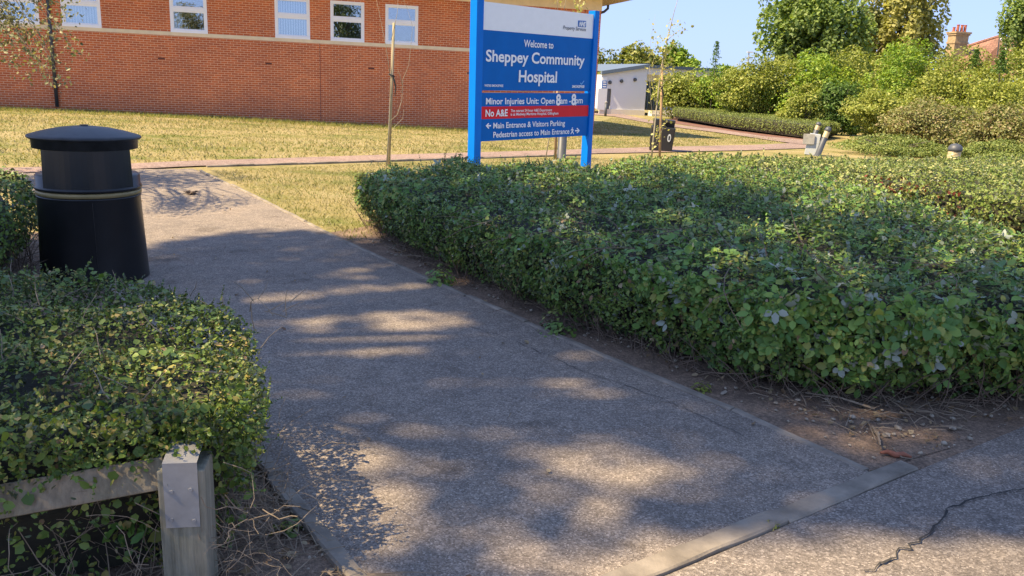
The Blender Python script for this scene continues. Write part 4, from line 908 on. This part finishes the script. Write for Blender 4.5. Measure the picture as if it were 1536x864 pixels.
# pair right of the sign
Y2 = 20.0
b2 = at(990, 238); stake('brown stake supporting the leafy sapling in front of the distant bin', b2, far(993.5, 96, b2.y), .03, 'stakedk', 'stakes beside saplings', tie=far(991, 130, b2.y))
fz = lambda px, py: far(px, py, 19.8)
main = [at(977, 239), fz(981, 200), fz(985, 160), fz(990, 115), fz(996, 80), fz(1002, 55), fz(1012, 15), fz(1020, -12)]
tw = [[fz(982, 195), fz(976, 150), fz(974, 110), fz(976, 60), fz(983, 22)], [fz(985, 160), fz(978, 120), fz(972, 90)], [fz(991, 110), fz(1004, 95), fz(1010, 100)], [fz(988, 130), fz(978, 100), fz(983, 80)],
      [fz(994, 90), fz(1006, 75), fz(1012, 66)], [fz(1000, 62), fz(1012, 50), fz(1024, 44), fz(1032, 46)], [fz(1000, 60), fz(1008, 35), fz(1016, 30)], [fz(990, 115), fz(1002, 108), fz(1012, 104)], [fz(987, 140), fz(998, 120), fz(1008, 112)],
      [fz(981, 205), fz(992, 190), fz(1002, 182)], [fz(980, 222), fz(990, 200), fz(998, 188)], [fz(996, 80), fz(984, 70), fz(982, 55)], [fz(990, 110), fz(1000, 82), fz(1001, 50)]]
sapling('young leafy sapling tied to a brown stake, right of the sign', at(977, 239), main, tw, 24, SH['syc'], 'palebark', .075, 6, r0=.022)
# pair behind the sign
b3 = at(833, 239); stake('short brown stake seen under the sign, next to the grey light post', b3, far(838, 90, b3.y), .03, 'stakedk', 'stakes beside saplings')
b4 = at(818, 241); fw = lambda px, py: far(px, py, b4.y)
sapling('sapling behind the sign, its stem under the board and a leafy sprig above', b4, [b4, fw(824, 205), fw(830, 150), fw(838, 60), fw(848, 5), fw(852, -15)], [[fw(838, 70), fw(860, 40), fw(868, 18), fw(874, 4)], [fw(868, 18), fw(872, 10), fw(876, 2)], [fw(838, 60), fw(836, 5), fw(838, -10)]], 26, SH['syc'], 'palebark', .07, 8)

# ------------------------------------------------------------------ lights, cabinet, distant bin, bollard
def bollard_light(label, base, h, r0, lean=(0, 0, 0), group='bollard lights', seedn=0):
    t = thing('bollard_light', label, 'bollard light', base, lean, group)
    MB().lathe([(r0 * 1.25, -.2), (r0 * 1.25, .012), (r0, .016), (r0, h - .34), (r0 * .96, h - .335)], 20).build('post', MAT['bollard'], t, True)
    p = []
    for k in range(7): z = h - .335 + .19 * k / 7; p += [(r0 * .92, z), (r0 * 1.0, z + .009), (r0 * 1.0, z + .018), (r0 * .92, z + .026)]
    MB().lathe(p, 20).build('lens', MAT['lens'], t, True)
    MB().lathe([(r0 * 1.06, h - .142), (r0 * 1.13, h - .135), (r0 * 1.13, h - .1), (r0 * 1.0, h - .055), (r0 * .7, h - .02), (r0 * .3, h - .003), (.001, h)], 20).build('cap', MAT['bollard'], t, True); return t
bl = at(1430, 262); bollard_light('grey dome bollard light rising out of the sunlit hedge', (far(1428, 237, 14.9).x, 14.9, gz(9, 14.9)), .0, .115) if False else None
p_ = far(1428, 240, 15.6); g = gz(p_.x, 15.6); zt = far(1431, 215, 15.6).z
bollard_light('grey dome bollard light rising out of the sunlit hedge at the right', (p_.x, 15.6, g), zt - g, .115, (0, R(2), 0))
p_ = at(1226, 234); zt = far(1240, 189, p_.y).z
bollard_light('dark leaning bollard light beside the grey electrical cabinet', p_, (zt - p_.z) * 1.02, .085, (0, R(15), 0))
p_ = at(1218, 214); zt = far(1228, 182, p_.y).z
bollard_light('thin bollard light behind the grey electrical cabinet, against the low hedge', p_, zt - p_.z, .10, (0, R(13), 0))
p_ = at(842, 237.5)
bollard_light('grey post seen under the right end of the sign', p_, 1.15, .10, (0, 0, 0), None)
p_ = at(1218, 233); t = thing('electrical_cabinet', 'pale grey tilted electrical cabinet with an open flap, by the path end', 'cabinet', p_, (0, R(5), R(-18)))
sc_ = p_.y / F
MB().box(-11 * sc_, 9 * sc_, 0, .3, 0, 17 * sc_).build('base', MAT['greybox'], t, bevel=.01)
MB().box(-9 * sc_, 6 * sc_, .0, .28, 17 * sc_, 31 * sc_).build('upper_box', MAT['greybox'], t, bevel=.01)
MB().box(-15 * sc_, 1 * sc_, -.06, -.03, 16 * sc_, 31 * sc_, Matrix.Rotation(R(-6), 4, 'Y')).build('flap', MAT['steel'], t, bevel=.006)
# distant bin
p_ = at(990, 226.5); t = thing('litter_bin', 'dark litter bin with a pale round badge, beyond the sapling by the path', 'litter bin', p_, (0, R(3), R(-8))); sc_ = p_.y / F
w2 = 17.5 * sc_; hh = 46 * sc_
MAT['binfar'] = plain('dark_bin_plastic', (.014, .014, .015), .5)
MB().add([(-w2 * .93, -w2, 0), (w2 * .93, -w2, 0), (w2 * .93, w2, 0), (-w2 * .93, w2, 0), (-w2, -w2 * 1.05, hh * .78), (w2, -w2 * 1.05, hh * .78), (w2, w2 * 1.05, hh * .78), (-w2, w2 * 1.05, hh * .78)],
         [(3, 2, 1, 0), (4, 5, 6, 7), (0, 1, 5, 4), (1, 2, 6, 5), (2, 3, 7, 6), (3, 0, 4, 7)]).build('body', MAT['binfar'], t, bevel=.04)
MB().box(-w2 * .86, w2 * .0, -w2 * .9, w2 * .9, hh * .78, hh).box(w2 * .0, w2 * .9, -w2 * .3, w2 * .9, hh * .78, hh).box(w2 * .0, w2 * .9, -w2 * .9, -w2 * .3, hh * .93, hh).build('hood', MAT['binfar'], t)
mb = MB(); n = 20; mb.add([(w2 * .56 + 0.05 * math.cos(6.28 * k / n), -w2 * 1.075, hh * .46 + .11 * math.sin(6.28 * k / n)) for k in range(n)], [tuple(range(n))]); bd = mb.build('badge', MAT['greybox'], t)
MB().box(w2 * .56 - .02, w2 * .56 + .02, -w2 * 1.09, -w2 * 1.08, hh * .40, hh * .52).build('badge_mark', MAT['binfar'], bd)
# far bollard
p_ = at(908, 174.5); bo = thing('bollard', 'dark bollard on the far path before the white building', 'bollard', p_); hh = far(908, 152, p_.y).z - p_.z
MB().lathe([(.09, -.1), (.09, hh - .12)], 14).build('post', MAT['bollard'], bo, True); MB().lathe([(.095, hh - .115), (.095, hh - .03), (.05, hh), (.001, hh)], 14).build('cap', MAT['steel'], bo, True)

# ------------------------------------------------------------------ white single-storey building
C0 = far(966, 172, 64); C1 = far(899, 170, 63.1); C2 = Vector((C0.x + 7.5, 64 + 3.0, 0))
zc_top = far(968, 101, 64).z; zl_top = far(901.5, 112, 63.1).z; zfl = far(964.5, 165.5, 64).z
wbd = thing('white_building', 'white clad single-storey building with a slate blue sloping roof edge', 'building', (C0.x, C0.y, zfl))
o_ = Vector((C0.x, C0.y)); eL = (Vector((C1.x, C1.y)) - o_); eR = (Vector((C2.x, C2.y)) - o_); LL = eL.length; LR = eR.length; eL = eL / LL; eR = eR / LR
def wl(s_, z, o=0): nn = Vector((-eL.y, eL.x)); nn = nn if nn.y < 0 else -nn; p = eL * s_ + nn * o; return (p.x, p.y, z)
def wr(s_, z, o=0): nn = Vector((-eR.y, eR.x)); nn = nn if nn.y < 0 else -nn; p = eR * s_ + nn * o; return (p.x, p.y, z)
ht = zc_top - zfl; hl = zl_top - zfl; bk = eR * 0 + Vector((-eR.y, eR.x)) * 9
z1 = lambda s_: ht + (hl - ht) * s_ / LL
d0, d1 = LL * .775, LL * .87; dh = hl * .60
mb = MB()
mb.add([wl(0, 0), wl(d0, 0), wl(d0, z1(d0)), wl(0, z1(0))], [(0, 1, 2, 3)]).add([wl(d1, 0), wl(LL, 0), wl(LL, hl), wl(d1, z1(d1))], [(0, 1, 2, 3)])
mb.add([wl(d0, dh), wl(d1, dh), wl(d1, z1(d1)), wl(d0, z1(d0))], [(0, 1, 2, 3)])
RC = -1.1
q4 = [wl(LL, 0), wl(0, 0), wr(0, 0, RC), wr(LR, 0, RC), (wr(LR, 0)[0] + bk.x, wr(LR, 0)[1] + bk.y, 0), (wl(LL, 0)[0] + bk.x, wl(LL, 0)[1] + bk.y, 0)]
tz = [hl, ht, ht - .5, ht - .5, ht - .5, hl]
for a_, b_ in ((1, 2), (2, 3), (3, 4), (4, 5), (5, 0)):
    za, zb = (ht, ht) if (a_, b_) == (1, 2) else ((tz[a_], tz[b_]))
    mb.add([q4[a_], q4[b_], (q4[b_][0], q4[b_][1], zb), (q4[a_][0], q4[a_][1], za)], [(0, 1, 2, 3)])
mb.build('wall', MAT['cladding'], wbd)
def boxon(f, s0, s1, z0, z1_, o0, o1, z0b=None, z1b=None):
    z0b = z0 if z0b is None else z0b; z1b = z1_ if z1b is None else z1b
    return MB().add([f(s0, z0, o0), f(s1, z0b, o0), f(s1, z1b, o0), f(s0, z1_, o0), f(s0, z0, o1), f(s1, z0b, o1), f(s1, z1b, o1), f(s0, z1_, o1)], [(0, 1, 2, 3), (4, 7, 6, 5), (0, 4, 5, 1), (3, 2, 6, 7), (0, 3, 7, 4), (1, 5, 6, 2)])
boxon(wl, -.1, LL + .1, ht + .01, ht + .27, -.05, .25, hl + .01, hl + .27).build('verge_fascia', MAT['fascia'], wbd)
boxon(wr, .03, LR + .3, ht - .02, ht + .2, .02, .2).build('eaves_fascia', MAT['fascia'], wbd)
boxon(wr, .03, LR, ht - .5, ht - .03, RC - .1, .0).build('canopy', MAT['cladding'], wbd)
MB().add([wl(-.1, ht + .265, .2), wl(LL + .1, hl + .265, .2), (q4[5][0], q4[5][1], hl + .265), (q4[5][0] - eL.x * LL, q4[5][1] - eL.y * LL, ht + .265)], [(0, 1, 2, 3)]).add([wr(.05, ht + .19, .15), wr(LR + .3, ht + .19, .15), (q4[4][0], q4[4][1], ht + .19), (bk.x, bk.y, ht + .19)], [(0, 1, 2, 3)]).build('roof', MAT['fascia'], wbd)
boxon(wl, d0, d1, .0, dh, -.25, -.2).build('door', MAT['doorgrey'], wbd)
boxon(wl, d1, LL * 1.07, -.08, dh, .07, .11).build('open_door', MAT['cladding'], wbd)
boxon(wl, -.02, LL + .05, -1.6, -.005, -.05, .06).build('plinth', MAT['plinth'], wbd)
boxon(wl, LL * .885, LL * .995, dh + .01, hl * .93, .01, .05).build('white_sign', MAT['signwhite'], wbd)
sg = boxon(wl, LL * .888, LL * .992, dh + .02, hl * .83, .055, .075).build('blue_sign', MAT['nhsblue'], wbd)
for z in (dh + .09, dh + .26, dh + .43): boxon(wl, LL * .90, LL * .975, z, z + .09, .08, .085).build('sign_line', MAT['signwhite'], sg)
for s_ in (.27, .567, .82):
    c = Vector(wl(LL * s_, z1(LL * s_) * .75, .0)); nn = (Vector(wl(0, 0, 1)) - Vector(wl(0, 0, 0))); MB().tube([c, c + nn * .12, c + nn * .2], [.13, .13, .06], 14).build('wall_light', MAT['bollard'], wbd)
boxon(wr, .25, 1.9, .0, ht * .68, RC + .01, RC + .03).build('glazed_door', MAT['darkglass'], wbd)
for s_ in (.22, .78, 1.34, 1.87): boxon(wr, s_, s_ + .06, 0, ht * .68, RC + .035, RC + .07).build('door_frame', MAT['white_pvc'] if s_ > 3 else MAT['fascia'], wbd)
mb = MB()
for i in range(3):
    q = boxon(wr, .3 - .0, 3 + i * .3, -.22 * (i + 1) - .3, -.22 * i - .005, .07 + .3 * i, .37 + .3 * i); mb.add(q.v, q.f)
mb.build('steps', MAT['plinth'], wbd)
# car behind, half hidden
p_ = far(884, 168, 80); t = thing('parked_car', 'white car parked beyond the white building, half behind the sign', 'car', (p_.x, 80, p_.z), (0, 0, R(10)))
prof = [(-2.0, .35), (-2.05, .75), (-1.9, .95), (-1.1, 1.05), (-.5, 1.42), (.8, 1.45), (1.5, 1.08), (2.0, .95), (2.1, .6), (2.0, .35)]
mb = MB(); n = len(prof)
mb.add([(x, -.85 if z < 1.1 else -.68, z) for x, z in prof] + [(x, .85 if z < 1.1 else .68, z) for x, z in prof], [tuple(range(n)), tuple(range(n, 2 * n))[::-1]] + [(i, n + i, n + (i + 1) % n, (i + 1) % n) for i in range(n)]).build('body', MAT['carwhite'], t, bevel=.04)
mb = MB(); mb.add([(x, -.80, z) for x, z in ((-.95, 1.06), (-.48, 1.36), (.75, 1.38), (1.3, 1.08))], [(0, 1, 2, 3)]).build('side_window', MAT['darkglass'], t)
for x in (-1.25, 1.3):
    for y in (-.8, .8): MB().tube([(x, y - .1, .32), (x, y + .1, .32)], .32, 16).build('wheel', MAT['tyre'], t)

# ------------------------------------------------------------------ house with chimney beyond the shrubs
Yh = 70
h0 = far(1424, 92, Yh); hs = thing('house', 'old house with clay tiled roof and tall chimney behind the shrubs', 'house', (h0.x, Yh, gz(h0.x, Yh)))
o3 = Vector((h0.x, Yh, gz(h0.x, Yh)))
ra = far(1434, 76, Yh + 2) - o3; rb2 = far(1500, 55, Yh + 2) - o3; rc = far(1560, 57, Yh + 2) - o3
e1 = far(1405, 112, Yh - 2) - o3; e2 = far(1475, 118, Yh - 2) - o3; e3 = far(1570, 118, Yh - 2) - o3
zE = min(e1.z, e2.z)
mb = MB(); mb.add([e1, e2, rb2, ra], [(0, 1, 2, 3)]).add([e2, e3, rc, rb2], [(0, 1, 2, 3)]).add([ra, rb2, rb2 + Vector((2, 5, -3)), ra + Vector((0, 5, -3))], [(0, 1, 2, 3)]); rfo = mb.build('roof', MAT['tiles'], hs)
MB().tube([ra + Vector((0, 0, .06)), ra.lerp(rb2, .5) + Vector((0, 0, .08)), rb2 + Vector((0, 0, .06))], .12, 8).build('ridge_tiles', MAT['tiles'], hs)
gm = far(1498, 85, Yh - 3) - o3; MB().add([far(1466, 98, Yh - 3) - o3, far(1500, 66, Yh - 3) - o3, far(1510, 74, Yh - 3) - o3, far(1504, 108, Yh - 3) - o3, far(1472, 110, Yh - 3) - o3], [(0, 1, 2, 3, 4)]).build('gable', MAT['tiles'], hs)
MB().tube([far(1501, 58, Yh - 3.2) - o3, far(1512, 72, Yh - 3.2) - o3], .07, 6).tube([far(1514, 67, Yh - 3.2) - o3, far(1503, 82, Yh - 3.2) - o3], .06, 6).build('bargeboard', MAT['signwhite'], hs)
MB().box(e1.x, e3.x, e1.z * 0 - 1.0 + 0, 6, 0, zE - .1).build('wall', MAT['stock'], hs)
cb_ = far(1434, 92, Yh) - o3; ct = far(1434, 47.5, Yh) - o3; s2 = Yh / F; hw = 10.8 * s2; hh = ct.z - cb_.z
cm = Matrix.Translation(Vector((cb_.x, cb_.y + .3, cb_.z))) @ Matrix.Rotation(R(14), 4, 'Z')
ch = MB().box(-hw, hw, -.45, .45, -1.5, hh * .93, cm).build('chimney', MAT['stock'], rfo)
mb = MB(); mb.box(-hw - .05, hw + .05, -.5, .5, hh * .60, hh * .66, cm).box(-hw - .07, hw + .07, -.52, .52, hh * .88, hh * .94, cm).box(-hw - .13, hw + .13, -.58, .58, hh * .942, hh, cm); mb.build('chimney', MAT['stock'], rfo)
for i, x in enumerate((-.55, -.18, .2, .52)):
    mb = MB(); mb.lathe([(.13, hh), (.11, hh + .1), (.1, hh + (.3 if i == 0 else .5)), (.125, hh + (.32 if i == 0 else .53)), (.125, hh + (.36 if i == 0 else .58))], 12); mb.v = [tuple(cm @ (Vector(v) + Vector((x, 0, 0)))) for v in mb.v]; mb.build('chimney_pot', MAT['pot'], rfo)
# aerial and far lamp column
t0_ = far(1500, 62, 56); t = thing('aerial', 'thin bent aerial pole at the top right, against the sky', 'aerial', t0_)
MB().tube([(0, 0, -1), far(1503, 24, 56) - t0_, far(1505, 9, 56) - t0_, far(1507, 4, 56) - t0_], [.04, .035, .03, .03], 6).build('pole', MAT['bollard'], t)
t0_ = far(1123, 96, 90); t = thing('lamp_column', 'distant thin lamp column showing above the shrub bank', 'street lamp', t0_)
tt_ = far(1123.5, 79, 90) - t0_; MB().tube([(0, 0, -5), tt_], [.1, .06], 6).build('column', MAT['steel'], t); MB().box(-.3, .3, -.2, .2, tt_.z, tt_.z + .12).build('lantern', MAT['greybox'], t)

# ------------------------------------------------------------------ litter and stones on the ground
rg = np.random.default_rng(5); rn = random.Random(5)
def pebbles(n, region, smin, smax):
    mb = MB(); k = 0
    while k < n:
        u, v = rn.random(), rn.random(); a = region[0].lerp(region[1], u); b = region[3].lerp(region[2], u); p = a.lerp(b, v ** 1.6)
        s_ = rn.uniform(smin, smax) * (rn.random() ** 1.5 + .35); bm = bmesh.new(); bmesh.ops.create_icosphere(bm, subdivisions=1, radius=s_)
        e = Euler((rn.uniform(-.4, .4), rn.uniform(-.4, .4), rn.uniform(0, 6))); sx, sy, sz_ = rn.uniform(.8, 1.4), rn.uniform(.7, 1.1), rn.uniform(.45, .8)
        V = []
        for w in bm.verts: c = Vector((w.co.x * sx, w.co.y * sy, w.co.z * sz_)) * rn.uniform(.85, 1.15); c.rotate(e); V.append((p.x + c.x, p.y + c.y, .014 + s_ * .25 + c.z))
        mb.add(V, [tuple(q.index for q in f.verts) for f in bm.faces]); bm.free(); k += 1
    return mb
reg = [PR[0] + Vector((.1, .08, 0)), PR[4] + Vector((.1, .08, 0)), PR[4] + Vector((.55, .35, 0)), PR[0] + Vector((.65, .75, 0))]
mb = pebbles(420, reg, .004, .014); m2 = pebbles(160, [KA + kd * .15, KA + kd * 2.2, KA + kd * 2.2 + Vector((-.3, .5, 0)), KA + Vector((-.35, .5, 0))], .005, .016); mb.add(m2.v, m2.f)
m2 = pebbles(60, [PL0 + dL * .3, PL0 + dL * 2, PL0 + dL * 2 + Vector((-.2, -.1, 0)), PL0 + dL * .3 + Vector((-.2, -.1, 0))], .004, .010); mb.add(m2.v, m2.f)
m2 = pebbles(70, [PR[0], PR[5], PL[5], PL[0]], .003, .006); mb.add(m2.v, m2.f)
tag(mb.build('pebbles', MAT['pebble']), 'pale pebbles scattered on the bare soil and path edge', 'pebbles', kind='stuff')
mb = MB()
def litter(n, region, L, rad):
    for _ in range(n):
        u, v = rn.random(), rn.random(); a = region[0].lerp(region[1], u); b = region[3].lerp(region[2], u); p = a.lerp(b, v); w = rn.uniform(0, 6.28); d = Vector((math.cos(w), math.sin(w), 0)); l_ = rn.uniform(*L); r0 = rn.uniform(*rad)
        z = .018 + r0; q = Vector((p.x, p.y, z)); m_ = q + d * l_ * .5 + Vector((rn.uniform(-.02, .02), rn.uniform(-.02, .02), rn.uniform(0, .03))); mb.tube([q, m_, q + d * l_ + Vector((0, 0, rn.uniform(-.005, .03)))], [r0, r0 * .9, r0 * .5], 4, False)
reg2 = [PR[0] + Vector((.15, .15, 0)), PR[4] + Vector((.15, .1, 0)), PR[4] + Vector((.75, .5, 0)), PR[0] + Vector((.9, 1.05, 0))]
litter(420, reg2, (.05, .25), (.001, .0035)); litter(10, reg2, (.25, .45), (.006, .011))
litter(160, [KA + kd * .3 + Vector((-.1, .1, 0)), KA + kd * 2.4, KA + kd * 2.4 + Vector((-.4, .7, 0)), KA + Vector((-.4, .7, 0))], (.04, .2), (.001, .003))
litter(170, [PL0 - dL * .1, PL0 + dL * 2.2, PL0 + dL * 2.2 + Vector((-.28, -.1, 0)), PL0 - dL * .1 + Vector((-.3, -.1, 0))], (.06, .28), (.001, .003))
tag(mb.build('twig_litter', MAT['drytwig']), 'dry twigs strewn along the foot of the hedges', 'twigs', kind='stuff')
g_ = np.random.default_rng(12); LP = []
for reg_, n_ in ((reg2, 420), ([KA + kd * .2, KA + kd * 2.4, KA + kd * 2.4 + Vector((-.4, .6, 0)), KA + Vector((-.35, .5, 0))], 200), ([PL0, PL0 + dL * 2.2, PL0 + dL * 2.2 + Vector((-.3, -.1, 0)), PL0 + Vector((-.3, -.1, 0))], 130), ([PR[0], PR[6], PL[5], PL[0]], 60)):
    u, v = g_.uniform(size=n_), g_.uniform(size=n_); a = np.array(reg_[0])[None] * (1 - u)[:, None] + np.array(reg_[1])[None] * u[:, None]; b = np.array(reg_[3])[None] * (1 - u)[:, None] + np.array(reg_[2])[None] * u[:, None]
    q = a * (1 - v)[:, None] + b * v[:, None]; q[:, 2] = .022; LP.append(q)
LP = np.concatenate(LP); tag(put('leaf_litter', leaves('leaf_litter', LP, g_.normal(size=LP.shape) * .35 + np.array([0, 0, 1]), g_.uniform(.015, .04, len(LP)), g_, .6, 'oval', .25), MAT['deadleaf']), 'dry fallen leaves on the soil under the hedges', 'leaves', kind='stuff')
# a few weeds
def weed(label, p, n, r_, m, ls, seed):
    g_ = np.random.default_rng(seed); t = thing('weed', label, 'weed', p); d = unit(g_.normal(size=(n, 3))); d[:, 2] = np.abs(d[:, 2]); P = d * r_ * g_.uniform(.3, 1, (n, 1))
    put('foliage', leaves('foliage', P, d + np.array([0, 0, .6]), g_.uniform(ls * .6, ls * 1.3, n), g_, .5, 'oval', .2), m, t)
    mb = MB()
    for q in P[:: max(1, n // 14)]: mb.tube([(0, 0, 0), tuple(q * .6 + np.array([0, 0, .01])), tuple(q)], [.002, .0016, .001], 4, False)
    mb.build('stems', MAT['twig'], t)
weed('small yellow-green weed on the soil by the path edge', at(1052, 588), 60, .06, SH['yel'], .025, 1)
weed('tiny grass tuft growing in the joint of the front kerb', at(1157, 792), 40, .03, MAT['greengrass'], .025, 2)
weed('small green weed at the left path edge below the near hedge', at(432, 800), 60, .06, MAT['nearleaf'], .028, 3)
weed('low green weed at the foot of the hedge half way along the path', at(660, 425), 140, .16, MAT['bramble'], .04, 4)
weed('bushy low weed at the foot of the hedge near the bare soil', at(840, 500), 160, .17, MAT['coto'], .035, 5)
weed('leafy weed in the dark gap under the timber rail', Vector((-1.08, 2.14, .16)), 26, .09, MAT['bramble'], .05, 6)
# bark chunk, dry leaf clump on the path
p_ = at(1340, 686); rn = random.Random(8)
pts = [p_ + Vector((-.06 + .03 * i, -.007 * i + rn.uniform(-.006, .006), .02 + .006 * (i % 2))) for i in range(5)]
t = MB().tube(pts, [.005, .011, .014, .012, .005], 7).build('bark_piece', MAT['barkchip'], None, True); tag(t, 'reddish brown piece of bark lying on the soil by the kerb end', 'bark')
p_ = at(287, 293); mb = MB()
for _ in range(60):
    a = rn.uniform(0, 6.28); d = Vector((math.cos(a), math.sin(a), rn.uniform(0, .5))) * rn.uniform(.03, .10); mb.tube([p_ + Vector((rn.uniform(-.04, .04), rn.uniform(-.04, .04), .02)), p_ + d * .6 + Vector((0, 0, .03)), p_ + d + Vector((0, 0, .012))], [.008, .006, .002], 4, False)
tag(mb.build('twig_clump', MAT['twig']), 'small dark clump of dry twigs lying on the path near the crossing', 'twigs')
